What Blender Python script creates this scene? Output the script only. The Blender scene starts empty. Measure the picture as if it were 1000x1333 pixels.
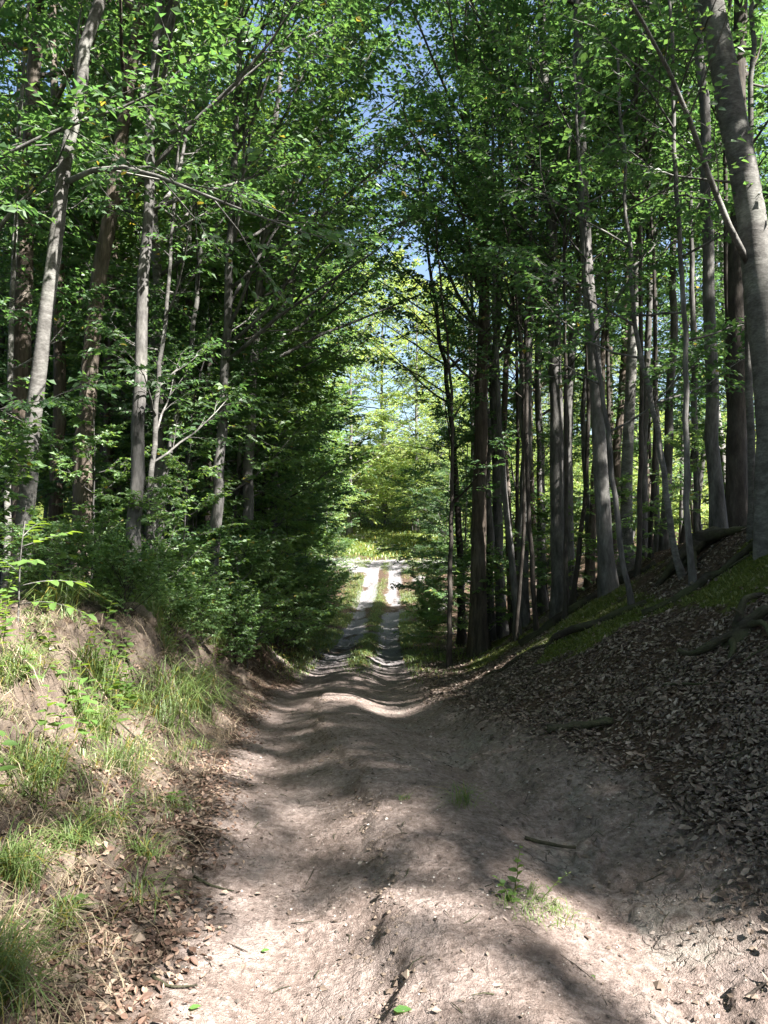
import bpy, math, random
import numpy as np
from mathutils import Vector

R = math.radians
rnd = random.Random(11)

# ------------------------------------------------------------------ camera, sky, sun, exposure
scene = bpy.context.scene
col = scene.collection
CAM_Z, F, VH = 1.62, 963.0, 692.0
cam = bpy.data.cameras.new("camera")
cam.lens = 26.0; cam.sensor_width = 36.0; cam.sensor_fit = 'AUTO'
cam.clip_start = 0.05; cam.clip_end = 2000
cam_o = bpy.data.objects.new("camera", cam); col.objects.link(cam_o)
cam_o.location = (0, 0, CAM_Z)
cam_o.rotation_euler = (R(90 + 1.52), 0, 0)
scene.camera = cam_o
scene.render.resolution_x, scene.render.resolution_y = 768, 1024

SUN_EL = 47.0
SUN_AZ = 128.0           # degrees clockwise from +Y (the way the camera looks): to the right and behind
S = np.array([math.sin(R(SUN_AZ)) * math.cos(R(SUN_EL)), math.cos(R(SUN_AZ)) * math.cos(R(SUN_EL)), math.sin(R(SUN_EL))])
world = bpy.data.worlds.new("World"); scene.world = world; world.use_nodes = True
wn = world.node_tree; bg = wn.nodes["Background"]
sky = wn.nodes.new("ShaderNodeTexSky"); sky.sky_type = 'NISHITA'; sky.sun_disc = False
sky.sun_elevation = R(SUN_EL); sky.sun_rotation = R(SUN_AZ); sky.air_density = 1.0; sky.dust_density = 2.5
wn.links.new(sky.outputs[0], bg.inputs[0]); bg.inputs[1].default_value = 0.055
sun = bpy.data.lights.new("sun", 'SUN'); sun.energy = 5.0; sun.angle = R(0.53); sun.color = (1.0, 0.94, 0.87)
sun_o = bpy.data.objects.new("sun", sun); col.objects.link(sun_o)
sun_o.location = (20, -20, 40)
sun_o.rotation_euler = Vector(-S).to_track_quat('-Z', 'Y').to_euler()
vs = scene.view_settings
vs.view_transform = 'Standard'; vs.look = 'None'; vs.gamma = 1.0; vs.use_curve_mapping = False
vs.exposure = 2.6
scene.cycles.use_denoising = True
scene.cycles.max_bounces = 6; scene.cycles.diffuse_bounces = 3; scene.cycles.transmission_bounces = 4
scene.cycles.glossy_bounces = 2; scene.cycles.transparent_max_bounces = 4

# ------------------------------------------------------------------ noise and mesh helpers
def _hash(ix, iy, s):
    h = (ix.astype(np.int64) * 374761393 + iy.astype(np.int64) * 668265263 + s * 974634777) & 0xFFFFFFFF
    h = ((h ^ (h >> 13)) * 1274126177) & 0xFFFFFFFF
    h = (h ^ (h >> 16)) & 0xFFFFFFFF
    return h / 4294967295.0
def vnoise(x, y, s=0):
    x = np.asarray(x, float); y = np.asarray(y, float)
    ix = np.floor(x); iy = np.floor(y); fx = x - ix; fy = y - iy
    fx = fx * fx * fx * (fx * (fx * 6 - 15) + 10); fy = fy * fy * fy * (fy * (fy * 6 - 15) + 10)
    a = _hash(ix, iy, s); b = _hash(ix + 1, iy, s); c = _hash(ix, iy + 1, s); d = _hash(ix + 1, iy + 1, s)
    return (a + (b - a) * fx + (c - a) * fy + (a - b - c + d) * fx * fy) * 2 - 1
def fbm(x, y, s=0, o=4, g=0.5):
    t = 0; a = 1; n = 0
    for k in range(o):
        t = t + a * vnoise(x * 2 ** k + 17.3 * k, y * 2 ** k - 9.1 * k, s + k); n += a; a *= g
    return t / n
def sstep(a, b, x):
    t = np.clip((x - a) / (b - a), 0, 1); return t * t * (3 - 2 * t)
def table(pts, w=1.5):
    xs = np.arange(-60, 320, 0.25); p = np.array(pts, float)
    ys = np.interp(xs, p[:, 0], p[:, 1]); k = int(w / 0.25) * 2 + 1
    ker = np.hanning(k + 2)[1:-1]; ker /= ker.sum()
    ys = np.convolve(np.pad(ys, k // 2, mode='edge'), ker, 'valid')
    return lambda y: np.interp(y, xs, ys)

def mesh_np(name, V, faces, mats, smooth=False, attrs=None):
    """V (n,3); faces: list of (index array (m,k), material index)."""
    me = bpy.data.meshes.new(name)
    V = np.ascontiguousarray(V, dtype=np.float32).reshape(-1, 3)
    me.vertices.add(len(V)); me.vertices.foreach_set("co", V.ravel())
    faces = [(np.asarray(f, dtype=np.int32), m) for f, m in faces if len(f)]
    li = np.concatenate([f.ravel() for f, m in faces]); sz = np.concatenate([np.full(len(f), f.shape[1], np.int32) for f, m in faces])
    mi = np.concatenate([np.full(len(f), m, np.int32) for f, m in faces])
    me.loops.add(len(li)); me.loops.foreach_set("vertex_index", li)
    me.polygons.add(len(sz)); st = np.zeros(len(sz), np.int32); st[1:] = np.cumsum(sz)[:-1]
    me.polygons.foreach_set("loop_start", st)
    me.polygons.foreach_set("material_index", mi)
    if np.ndim(smooth) == 0: smooth = np.full(len(sz), bool(smooth))
    me.polygons.foreach_set("use_smooth", smooth)
    for k, a in (attrs or {}).items():
        at = me.attributes.new(k, 'FLOAT', 'POINT'); at.data.foreach_set("value", np.asarray(a, np.float32).ravel())
    for m in mats: me.materials.append(m)
    me.update(calc_edges=True)
    return me

class Acc:
    """collects verts and faces from batches"""
    def __init__(s): s.V = []; s.Fs = []; s.n = 0
    def add(s, V, flist):
        V = np.asarray(V, float).reshape(-1, 3)
        for f, m in flist: s.Fs.append((np.asarray(f) + s.n, m))
        s.V.append(V); s.n += len(V)
    def mesh(s, name, mats, smooth=False):
        return mesh_np(name, np.concatenate(s.V), s.Fs, mats, smooth)

def unit(v):
    v = np.asarray(v, float); return v / (np.linalg.norm(v, axis=-1, keepdims=True) + 1e-12)
def tubes(P, rad, n=6, cap=True, mat=0, lobes=None):
    """P (m,k,3) polylines, rad (m,k). returns V, faces"""
    P = np.asarray(P, float); m, k, _ = P.shape
    T = np.empty_like(P); T[:, 1:-1] = P[:, 2:] - P[:, :-2]; T[:, 0] = P[:, 1] - P[:, 0]; T[:, -1] = P[:, -1] - P[:, -2]
    T = unit(T); main = unit(P[:, -1] - P[:, 0])
    ref = np.where(np.abs(main[:, 2:3]) > 0.8, np.array([[1.0, 0.13, 0]]), np.array([[0.1, 0.05, 1.0]]))
    A = unit(np.cross(T, ref[:, None, :])); B = np.cross(T, A)
    th = np.arange(n) * 2 * np.pi / n
    rr = rad[:, :, None] * np.ones(n)
    if lobes is not None: rr = rr * lobes
    V = P[:, :, None, :] + rr[..., None] * (np.cos(th)[None, None, :, None] * A[:, :, None, :] + np.sin(th)[None, None, :, None] * B[:, :, None, :])
    idx = np.arange(m * k * n).reshape(m, k, n)
    a = idx[:, :-1, :]; b = np.roll(a, -1, 2); d = idx[:, 1:, :]; c = np.roll(d, -1, 2)
    Q = np.stack([a, b, c, d], -1).reshape(-1, 4)
    fl = [(Q, mat)]
    if cap: fl += [(idx[:, -1, :], mat), (idx[:, 0, ::-1], mat)]
    return V.reshape(-1, 3), fl

def leaf_batch(P, D, N, L, W, mat=0, fine=False, droop=0.12, fold=0.16):
    """folded leaf blades: P base, D axis, N normal, L length, W width"""
    D = unit(D); N = unit(N - (N * D).sum(-1, keepdims=True) * D); Sd = np.cross(N, D)
    L = np.asarray(L)[:, None]; W = np.asarray(W)[:, None]; n = len(P); i = np.arange(n)[:, None]
    if not fine:
        V = np.stack([P, P + D * L * .42 + Sd * W * .5 + N * W * fold, P + D * L - N * L * droop, P + D * L * .42 - Sd * W * .5 + N * W * fold], 1)
        return V.reshape(-1, 3), [(np.concatenate([i * 4 + [0, 3, 2], i * 4 + [0, 2, 1]]), mat)]
    V = np.stack([P, P + D * L * .28 + Sd * W * .46 + N * W * fold, P + D * L * .66 + Sd * W * .37 + N * W * fold * .6 - N * L * droop * .4,
                  P + D * L - N * L * droop, P + D * L * .66 - Sd * W * .37 + N * W * fold * .6 - N * L * droop * .4, P + D * L * .28 - Sd * W * .46 + N * W * fold,
                  P + D * L * .5 - N * L * droop * .15], 1)
    f = np.concatenate([i * 7 + [0, 6, 2, 1], i * 7 + [6, 3, 2, 2], ])[:0]
    q = np.concatenate([i * 7 + [0, 6, 2, 1], i * 7 + [0, 5, 4, 6]]); t = np.concatenate([i * 7 + [6, 3, 2], i * 7 + [6, 4, 3]])
    return V.reshape(-1, 3), [(q, mat), (t, mat)]

# ------------------------------------------------------------------ materials
def new_mat(name):
    m = bpy.data.materials.new(name); m.use_nodes = True; nt = m.node_tree
    for n in list(nt.nodes): nt.nodes.remove(n)
    return m, nt, lambda t, **k: _node(nt, t, k)
def _node(nt, t, k):
    n = nt.nodes.new(t)
    for a, v in k.items(): setattr(n, a, v)
    return n
def ramp(nt, fac, stops):
    n = nt.nodes.new("ShaderNodeValToRGB"); e = n.color_ramp.elements
    while len(e) < len(stops): e.new(0.5)
    for i, (p, c) in enumerate(stops): e[i].position = p; e[i].color = (*c, 1)
    nt.links.new(fac, n.inputs[0]); return n.outputs[0]
def noise(nt, vec, scale, detail=4, rough=0.55):
    n = nt.nodes.new("ShaderNodeTexNoise"); n.inputs["Scale"].default_value = scale
    n.inputs["Detail"].default_value = detail; n.inputs["Roughness"].default_value = rough
    if vec is not None: nt.links.new(vec, n.inputs["Vector"])
    return n.outputs["Fac"]
def mixc(nt, fac, a, b, mode='MIX'):
    n = nt.nodes.new("ShaderNodeMix"); n.data_type = 'RGBA'; n.blend_type = mode
    for s_, v in ((n.inputs[0], fac), (n.inputs[6], a), (n.inputs[7], b)):
        if isinstance(v, (int, float)): s_.default_value = v
        elif isinstance(v, tuple): s_.default_value = (*v, 1)
        else: nt.links.new(v, s_)
    return n.outputs[2]
def math_n(nt, op, a, b=None, c=None, clamp=False):
    n = nt.nodes.new("ShaderNodeMath"); n.operation = op; n.use_clamp = clamp
    for i, v in enumerate((a, b, c)):
        if v is None: continue
        if isinstance(v, (int, float)): n.inputs[i].default_value = v
        else: nt.links.new(v, n.inputs[i])
    return n.outputs[0]
def mrange(nt, v, a, b, c=0.0, d=1.0):
    n = nt.nodes.new("ShaderNodeMapRange"); nt.links.new(v, n.inputs[0])
    for i, x in enumerate((a, b, c, d)): n.inputs[i + 1].default_value = x
    return n.outputs[0]

def leaf_mat(name, dark, light, trans, hue_yellow=0.0, tw=0.48):
    m, nt, N = new_mat(name)
    geo = N("ShaderNodeNewGeometry"); oi = N("ShaderNodeObjectInfo")
    f = math_n(nt, 'MULTIPLY_ADD', oi.outputs["Random"], 0.35, math_n(nt, 'MULTIPLY', geo.outputs["Random Per Island"], 0.65))
    c = mixc(nt, f, dark, light)
    t = mixc(nt, geo.outputs["Random Per Island"], trans, tuple(x * k for x, k in zip(trans, (1.5, 1.15, 0.9))))
    if hue_yellow > 0:
        y = math_n(nt, 'GREATER_THAN', geo.outputs["Random Per Island"], 1 - hue_yellow)
        c = mixc(nt, y, c, (0.22, 0.19, 0.03)); t = mixc(nt, y, t, (0.42, 0.33, 0.04))
    d = N("ShaderNodeBsdfDiffuse"); nt.links.new(c, d.inputs[0])
    tr = N("ShaderNodeBsdfTranslucent"); nt.links.new(t, tr.inputs[0])
    g = N("ShaderNodeBsdfGlossy"); g.inputs["Roughness"].default_value = 0.55; g.inputs[0].default_value = (1, 1, 1, 1)
    mx = N("ShaderNodeMixShader"); mx.inputs[0].default_value = tw; nt.links.new(d.outputs[0], mx.inputs[1]); nt.links.new(tr.outputs[0], mx.inputs[2])
    m2 = N("ShaderNodeMixShader"); m2.inputs[0].default_value = 0.045; nt.links.new(mx.outputs[0], m2.inputs[1]); nt.links.new(g.outputs[0], m2.inputs[2])
    o = N("ShaderNodeOutputMaterial"); nt.links.new(m2.outputs[0], o.inputs[0])
    return m

def bark_mat(name, stops, zs=0.25, scale=9.0, bump=0.5, patch=(0.30, 0.30, 0.27), patch_amt=0.4, moss=0.0):
    m, nt, N = new_mat(name)
    tc = N("ShaderNodeTexCoord"); mp = N("ShaderNodeMapping"); nt.links.new(tc.outputs["Object"], mp.inputs[0])
    mp.inputs["Scale"].default_value = (1, 1, zs)
    oi = N("ShaderNodeObjectInfo")
    n1 = noise(nt, mp.outputs[0], scale, 7, 0.62); n2 = noise(nt, tc.outputs["Object"], 2.2, 4); n3 = noise(nt, mp.outputs[0], scale * 4.5, 5, 0.65)
    c = ramp(nt, n1, stops)
    c = mixc(nt, mrange(nt, n2, 0.5, 0.68, 0, patch_amt), c, patch)
    c = mixc(nt, mrange(nt, n3, 0.35, 0.65, 0.0, 0.5), c, (0.03, 0.027, 0.024), 'MIX')
    k = mrange(nt, oi.outputs["Random"], 0, 1, 0.75, 1.2)
    c = mixc(nt, 1.0, c, math_n(nt, 'MULTIPLY', k, 1.0), 'MULTIPLY')
    if moss: c = mixc(nt, mrange(nt, n2, 0.42, 0.6, 0, moss), c, (0.06, 0.09, 0.015))
    b = N("ShaderNodeBsdfPrincipled"); nt.links.new(c, b.inputs["Base Color"]); b.inputs["Roughness"].default_value = 0.9
    b.inputs["Specular IOR Level"].default_value = 0.2
    bu = N("ShaderNodeBump"); bu.inputs["Strength"].default_value = bump; bu.inputs["Distance"].default_value = 0.03
    h = math_n(nt, 'MULTIPLY_ADD', n3, 0.4, n1); nt.links.new(h, bu.inputs["Height"]); nt.links.new(bu.outputs[0], b.inputs["Normal"])
    o = N("ShaderNodeOutputMaterial"); nt.links.new(b.outputs[0], o.inputs[0])
    return m

def island_mat(name, stops, rough=0.85, trans=0.0, spec=0.3, bumps=0.0):
    m, nt, N = new_mat(name)
    geo = N("ShaderNodeNewGeometry"); c = ramp(nt, geo.outputs["Random Per Island"], stops)
    if bumps:
        tc = N("ShaderNodeTexCoord"); c = mixc(nt, mrange(nt, noise(nt, tc.outputs["Object"], bumps, 5), 0.3, 0.7, 0, 0.5), c, (0.06, 0.05, 0.04))
    b = N("ShaderNodeBsdfPrincipled"); nt.links.new(c, b.inputs["Base Color"]); b.inputs["Roughness"].default_value = rough
    b.inputs["Specular IOR Level"].default_value = spec
    o = N("ShaderNodeOutputMaterial")
    if trans:
        t = N("ShaderNodeBsdfTranslucent"); nt.links.new(c, t.inputs[0]); mx = N("ShaderNodeMixShader"); mx.inputs[0].default_value = trans
        nt.links.new(b.outputs[0], mx.inputs[1]); nt.links.new(t.outputs[0], mx.inputs[2]); nt.links.new(mx.outputs[0], o.inputs[0])
    else: nt.links.new(b.outputs[0], o.inputs[0])
    return m

M = {}
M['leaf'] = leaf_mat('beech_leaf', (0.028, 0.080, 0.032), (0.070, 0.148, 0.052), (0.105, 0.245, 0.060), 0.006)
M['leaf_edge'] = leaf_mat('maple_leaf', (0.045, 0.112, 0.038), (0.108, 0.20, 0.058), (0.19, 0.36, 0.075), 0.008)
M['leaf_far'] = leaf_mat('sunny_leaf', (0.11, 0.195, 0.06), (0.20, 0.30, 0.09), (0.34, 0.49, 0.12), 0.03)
M['leaf_weed'] = leaf_mat('weed_leaf', (0.06, 0.14, 0.03), (0.12, 0.22, 0.045), (0.20, 0.36, 0.04), 0.03)
M['bark'] = bark_mat('grey_bark', [(0.3, (0.035, 0.034, 0.034)), (0.5, (0.11, 0.108, 0.105)), (0.7, (0.21, 0.205, 0.20))])
M['bark_rough'] = bark_mat('ridged_bark', [(0.3, (0.04, 0.033, 0.027)), (0.52, (0.13, 0.105, 0.085)), (0.75, (0.22, 0.185, 0.15))], 0.12, 15, 1.0, patch_amt=0.25)
M['bark_smooth'] = bark_mat('smooth_beech_bark', [(0.3, (0.07, 0.068, 0.064)), (0.5, (0.145, 0.142, 0.135)), (0.7, (0.23, 0.226, 0.215))], 2.2, 6, 0.35, patch=(0.32, 0.33, 0.30), patch_amt=0.6)
M['bark_dark'] = bark_mat('dark_bark', [(0.3, (0.02, 0.018, 0.016)), (0.55, (0.06, 0.052, 0.045)), (0.8, (0.10, 0.09, 0.08))], 0.3, 12, 0.6, patch_amt=0.1)
M['dead_wood'] = bark_mat('dead_wood', [(0.3, (0.018, 0.015, 0.013)), (0.55, (0.05, 0.042, 0.035)), (0.8, (0.11, 0.09, 0.072))], 1, 11, 1.0, patch=(0.2, 0.18, 0.15), patch_amt=0.15, moss=0.3)
M['pale_wood'] = bark_mat('pale_wood', [(0.3, (0.16, 0.12, 0.09)), (0.55, (0.27, 0.21, 0.16)), (0.8, (0.36, 0.30, 0.24))], 1, 14, 0.5, patch_amt=0.1)
M['litter'] = island_mat('dry_leaves', [(0.0, (0.045, 0.034, 0.027)), (0.4, (0.11, 0.083, 0.065)), (0.75, (0.18, 0.142, 0.114)), (0.95, (0.26, 0.213, 0.176)), (1.0, (0.36, 0.31, 0.27))], 0.6, 0.12, 0.4)
M['litter_red'] = island_mat('dry_russet_leaves', [(0.0, (0.05, 0.032, 0.024)), (0.35, (0.12, 0.072, 0.052)), (0.7, (0.20, 0.135, 0.10)), (1.0, (0.32, 0.25, 0.19))], 0.65, 0.12, 0.35)
M['grass'] = leaf_mat('grass_blades', (0.06, 0.12, 0.03), (0.15, 0.21, 0.06), (0.20, 0.30, 0.06), 0.10, 0.35)
M['moss'] = leaf_mat('moss_tips', (0.05, 0.075, 0.012), (0.13, 0.15, 0.03), (0.14, 0.17, 0.03), 0.0, 0.25)
M['straw'] = island_mat('dry_grass_blades', [(0.0, (0.13, 0.10, 0.065)), (0.5, (0.24, 0.195, 0.13)), (1.0, (0.40, 0.34, 0.24))], 0.8, 0.2)
M['pebble'] = island_mat('pebbles', [(0.0, (0.05, 0.045, 0.04)), (0.5, (0.16, 0.13, 0.11)), (0.85, (0.30, 0.26, 0.23)), (1.0, (0.5, 0.48, 0.45))], 0.9)
M['stem'] = island_mat('green_stems', [(0, (0.08, 0.12, 0.03)), (1, (0.14, 0.16, 0.05))], 0.7)
M['fresh_leaf'] = leaf_mat('fallen_green_leaf', (0.08, 0.20, 0.05), (0.12, 0.26, 0.06), (0.2, 0.4, 0.05))
M['clod'] = island_mat('dirt_clods', [(0.0, (0.10, 0.075, 0.058)), (1.0, (0.24, 0.19, 0.15))], 0.95, bumps=60)

def ground_mat():
    m, nt, N = new_mat('forest_ground')
    geo = N("ShaderNodeNewGeometry"); pos = geo.outputs["Position"]
    def at(n): a = N("ShaderNodeAttribute"); a.attribute_name = n; return a.outputs["Fac"]
    rd, gr, ms, sd, dp = at("rd"), at("gr"), at("ms"), at("sd"), at("dp")
    nf = noise(nt, pos, 150, 3, 0.7); nm = noise(nt, pos, 28, 5, 0.65); nl = noise(nt, pos, 2.6, 5, 0.6); ns = noise(nt, pos, 7, 6, 0.65)
    # track dirt
    dirt = ramp(nt, nm, [(0.28, (0.085, 0.064, 0.056)), (0.5, (0.205, 0.163, 0.145)), (0.72, (0.35, 0.29, 0.265))])
    dirt = mixc(nt, mrange(nt, nl, 0.5, 0.7, 0, 0.5), dirt, (0.33, 0.28, 0.26))
    dirt = mixc(nt, mrange(nt, nl, 0.48, 0.34, 0, 0.6), dirt, (0.135, 0.104, 0.09))
    dirt = mixc(nt, mrange(nt, nf, 0.56, 0.68, 0, 0.65), dirt, (0.07, 0.055, 0.045))
    dirt = mixc(nt, mrange(nt, nf, 0.42, 0.30, 0, 0.5), dirt, (0.44, 0.39, 0.34))
    dirt = mixc(nt, mrange(nt, noise(nt, pos, 11, 6, 0.7), 0.52, 0.66, 0, 0.55), dirt, (0.12, 0.09, 0.077))
    silt = ramp(nt, nm, [(0.3, (0.18, 0.165, 0.145)), (0.7, (0.29, 0.265, 0.235))])
    dirt = mixc(nt, math_n(nt, 'MULTIPLY', dp, mrange(nt, ns, 0.35, 0.6)), dirt, silt)
    vo = N("ShaderNodeTexVoronoi"); vo.feature = 'DISTANCE_TO_EDGE'; vo.inputs["Scale"].default_value = 9.0
    wv = N("ShaderNodeVectorMath"); wv.operation = 'ADD'; nz = N("ShaderNodeTexNoise"); nz.inputs["Scale"].default_value = 6.0; nz.inputs["Detail"].default_value = 4
    sc_ = N("ShaderNodeVectorMath"); sc_.operation = 'SCALE'; sc_.inputs[3].default_value = 0.22
    nt.links.new(pos, nz.inputs["Vector"]); nt.links.new(nz.outputs["Color"], sc_.inputs[0]); nt.links.new(pos, wv.inputs[0]); nt.links.new(sc_.outputs[0], wv.inputs[1]); nt.links.new(wv.outputs[0], vo.inputs["Vector"])
    crk = math_n(nt, 'MULTIPLY', mrange(nt, vo.outputs["Distance"], 0.05, 0.0), math_n(nt, 'MULTIPLY', mrange(nt, nl, 0.46, 0.58), math_n(nt, 'MULTIPLY_ADD', dp, 0.9, 0.25)))
    dirt = mixc(nt, math_n(nt, 'MULTIPLY', crk, 0.4), dirt, (0.06, 0.047, 0.04))
    gravel = ramp(nt, noise(nt, pos, 30, 3, 0.7), [(0.3, (0.09, 0.09, 0.098)), (0.55, (0.19, 0.19, 0.205)), (0.8, (0.30, 0.30, 0.32))])
    dirt = mixc(nt, gr, dirt, gravel)
    # forest floor humus
    hum = ramp(nt, nm, [(0.3, (0.022, 0.016, 0.012)), (0.5, (0.06, 0.042, 0.030)), (0.72, (0.12, 0.082, 0.058))])
    sand = ramp(nt, ns, [(0.3, (0.06, 0.047, 0.038)), (0.5, (0.125, 0.10, 0.081)), (0.75, (0.25, 0.207, 0.168))])
    sand = mixc(nt, mrange(nt, nm, 0.55, 0.7, 0, 0.7), sand, (0.09, 0.06, 0.042))
    e1 = math_n(nt, 'ADD', sd, math_n(nt, 'MULTIPLY', math_n(nt, 'SUBTRACT', noise(nt, pos, 4, 5, 0.6), 0.58), 3.0))
    off = mixc(nt, mrange(nt, e1, 0.35, 0.6), hum, sand)
    moss = ramp(nt, nm, [(0.3, (0.03, 0.045, 0.010)), (0.6, (0.085, 0.105, 0.018)), (0.8, (0.15, 0.16, 0.03))])
    e2 = math_n(nt, 'ADD', ms, math_n(nt, 'MULTIPLY', math_n(nt, 'SUBTRACT', ns, 0.5), 1.2))
    off = mixc(nt, mrange(nt, e2, 0.4, 0.65), off, moss)
    e3 = math_n(nt, 'ADD', rd, math_n(nt, 'MULTIPLY', math_n(nt, 'SUBTRACT', ns, 0.5), 1.1))
    c = mixc(nt, mrange(nt, e3, 0.35, 0.62), off, dirt)
    b = N("ShaderNodeBsdfPrincipled"); nt.links.new(c, b.inputs["Base Color"]); b.inputs["Roughness"].default_value = 0.95
    b.inputs["Specular IOR Level"].default_value = 0.15
    bu = N("ShaderNodeBump"); bu.inputs["Strength"].default_value = 1.0; bu.inputs["Distance"].default_value = 0.03
    h = math_n(nt, 'SUBTRACT', math_n(nt, 'MULTIPLY_ADD', nf, 0.35, nm), math_n(nt, 'MULTIPLY', crk, 0.6)); nt.links.new(h, bu.inputs["Height"]); nt.links.new(bu.outputs[0], b.inputs["Normal"])
    o = N("ShaderNodeOutputMaterial"); nt.links.new(b.outputs[0], o.inputs[0])
    return m
M['ground'] = ground_mat()

# ------------------------------------------------------------------ terrain
t_xc = table([(-60, 3), (-20, 1.2), (-6, .6), (0, .52), (2.4, .5), (3.8, .43), (5, .24), (8, -.33), (11, -.53), (19, -.52), (28, -.42), (36, -.2), (42, .0), (46, .3), (320, .3)], 1.2)
t_hw = table([(-60, 1.4), (3, 1.33), (5, 1.3), (8, 1.12), (11, 1.2), (19, 1.15), (42, 1.15), (320, 1.15)])
t_z = table([(-60, 4), (-20, 1.0), (-8, .25), (0, 0), (5, -.02), (8, -.4), (11, -.83), (15, -1.2), (19, -1.5), (24, -1.82), (28, -1.97), (32, -1.96), (36, -1.68), (39, -1.15), (42, -.5), (46, -.15), (55, .3), (70, 1.8), (100, 9), (140, 18), (320, 30)], 1.4)
t_bl = table([(-60, 1.1), (4, 1.15), (8, 1.15), (12, .85), (16, .5), (22, .25), (40, .1), (320, .1)])
t_ro = table([(-60, .8), (0, .6), (6, .28), (10, .28), (14, .8), (18, 1.5), (22, 2.6), (30, 4.5), (40, 7), (60, 10), (320, 10)])
t_rh = table([(-60, 3.4), (14, 3.6), (22, 3.0), (30, 2.2), (45, 1.4), (320, 1.4)])

def softplus(x, k): return np.log1p(np.exp(np.clip(k * x, -30, 30))) / k
def terrain(x, y, full=False):
    x = np.asarray(x, float); y = np.asarray(y, float)
    xc, hw, z0 = t_xc(y), t_hw(y), t_z(y)
    wob = .12 * fbm(y * .9, y * 0 + 3.1, 5, 3)
    rel = x - xc
    dl = -hw - rel + wob; dr = rel - hw + .10 * fbm(y * .8, y * 0 + 8.7, 6, 3)
    near = sstep(40, 24, y)
    # left bank: toe, steep broken face, lip, gently rising floor
    bl = t_bl(y); n1 = fbm(x * 1.3, y * 1.3, 20, 4); n2 = fbm(x * 4, y * 4, 30, 4)
    dd = dl + .22 * n1 + .10 * n2 - .10
    dd = np.where(dl > 0, dd, dl)
    ks = 1.5 - .75 * sstep(3.2, 7.5, y)
    de = dd / ks
    L = bl * (.14 * sstep(0, .45, de) + .30 * sstep(.2, .85, de) + .44 * sstep(.62, 1.15, de) + .12 * sstep(1.05, 1.7, de))
    L = L + .06 * np.clip(dl - 1.2, 0, 40) * (y < 60) + sstep(0, .8, dl) * (.13 * n1 + .085 * n2 + .05 * fbm(x * 13, y * 13, 41, 3, .6) - .06 * sstep(.12, .0, np.abs(fbm(x * 2.6, y * 2.0, 43, 3)))) * (.5 + .5 * sstep(18, 8, y))
    # right slope
    ro, rh = t_ro(y), t_rh(y)
    raw = .63 * softplus(dr - ro, 3.0)
    Rr = rh * (1 - np.exp(-raw / rh * 1.0)) * 1.0
    Rr = np.where(raw > 0, np.minimum(raw, rh * np.tanh(raw / rh * 1.15)), 0)
    Rr = Rr + .02 * np.clip(dr - 6, 0, 40) + sstep(0.1, .9, dr) * (.13 * fbm(x * .9, y * .9, 50, 4) + .035 * fbm(x * 5, y * 5, 60, 4))
    berm = .09 * np.exp(-((dr - .05) / .22) ** 2) * sstep(14, 9, y) * (.6 + .8 * fbm(x * 2, y * 2, 71, 3))
    # track surface: ruts, crown, eroded lips
    wav = .12 * fbm(y * 1.1, y * 0, 80, 3)
    rut = -.095 * np.exp(-((rel + .85 + wav) / .34) ** 2) - .095 * np.exp(-((rel - .62 + wav) / .34) ** 2)
    hc = -.12 + wav * .8; le = hc - .30 + .10 * fbm(y * 3.1, x * 1.2, 90, 4); re = hc + .34 + .08 * fbm(y * 2.3, x, 95, 3)
    nearr = sstep(15, 10, y)
    hump = .05 * sstep(le - .05, le + .04, rel) * (1 - sstep(re - .25, re + .15, rel)) * nearr * (.55 + .6 * sstep(-.5, .6, fbm(y * .9, y * 0 + 2.2, 97, 3)))
    ctr = .07 * np.exp(-((rel - .02) / .3) ** 2) * sstep(12, 17, y)
    inr = sstep(.25, -.15, np.maximum(dl, dr))
    mounds = .03 * fbm(x * 1.1, y * 1.0, 100, 3) * sstep(2.5, 5, y)
    sil = sstep(.06, .2, fbm(x * 2.2, y * 1.5, 120, 4)) * np.exp(-((rel - .68 + wav) / .33) ** 2)
    chip = -.035 * (sstep(-.03, .0, fbm(x * 2.6, y * 1.5, 110, 4)) + .7 * sstep(.16, .2, fbm(x * 3.0, y * 1.9, 112, 4))) * np.exp(-((rel - .7 + wav) / .32) ** 2) * sstep(9, 6, y)
    rgh = .55 + .45 * sstep(-.2, .4, fbm(x * 1.3, y * 1.3, 138, 3))
    micro = (.022 * fbm(x * 6, y * 6, 130, 4, .6) + .017 * fbm(x * 20, y * 20, 140, 3, .65)) * rgh - .012 * sstep(.035, .0, np.abs(fbm(x * 3, y * 4.5, 145, 3))) * rgh
    road = (rut + hump + ctr + mounds * 1.0 + chip) * inr + micro
    far = sstep(36, 48, y)
    z = z0 + np.where(dl > 0, L, 0) + Rr + berm * (dr > -.6) + road * (1 - .6 * far) + far * .25 * fbm(x * .12, y * .12, 150, 3)
    if not full: return z
    rd = np.clip(.5 - np.maximum(dl, dr) / .35 * .5, 0, 1)
    ctrg = sstep(14, 17, y) * np.exp(-((rel - .02) / .27) ** 4)
    rd = rd * (1 - .75 * ctrg)
    cross = sstep(40.5, 42, y) * sstep(47.5, 46, y) * sstep(7, 4, np.abs(x - .8))
    rd = np.where(y > 46, np.clip(cross, 0, 1), np.maximum(rd, cross))
    rd = np.clip(rd + sstep(10, 16, y) * 1.1 * fbm(x * 1.7, y * .6, 171, 4), 0, 1) * (1 - .35 * sstep(12, 16, y) * sstep(.0, .35, fbm(x * 1.2 + 5, y * .6, 175, 3)))
    gr = sstep(12, 20, y) * .85
    ms = sstep(.5, 1.2, dr) * sstep(5.0, 3.2, dr) * sstep(.12, .5, fbm(x * .8 + 2, y * .8, 160, 3) + .35 * np.exp(-((dr - 2.0) / .9) ** 2)) * sstep(22, 14, y)
    ms = np.maximum(ms, sstep(44, 52, y) * .9)
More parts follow.
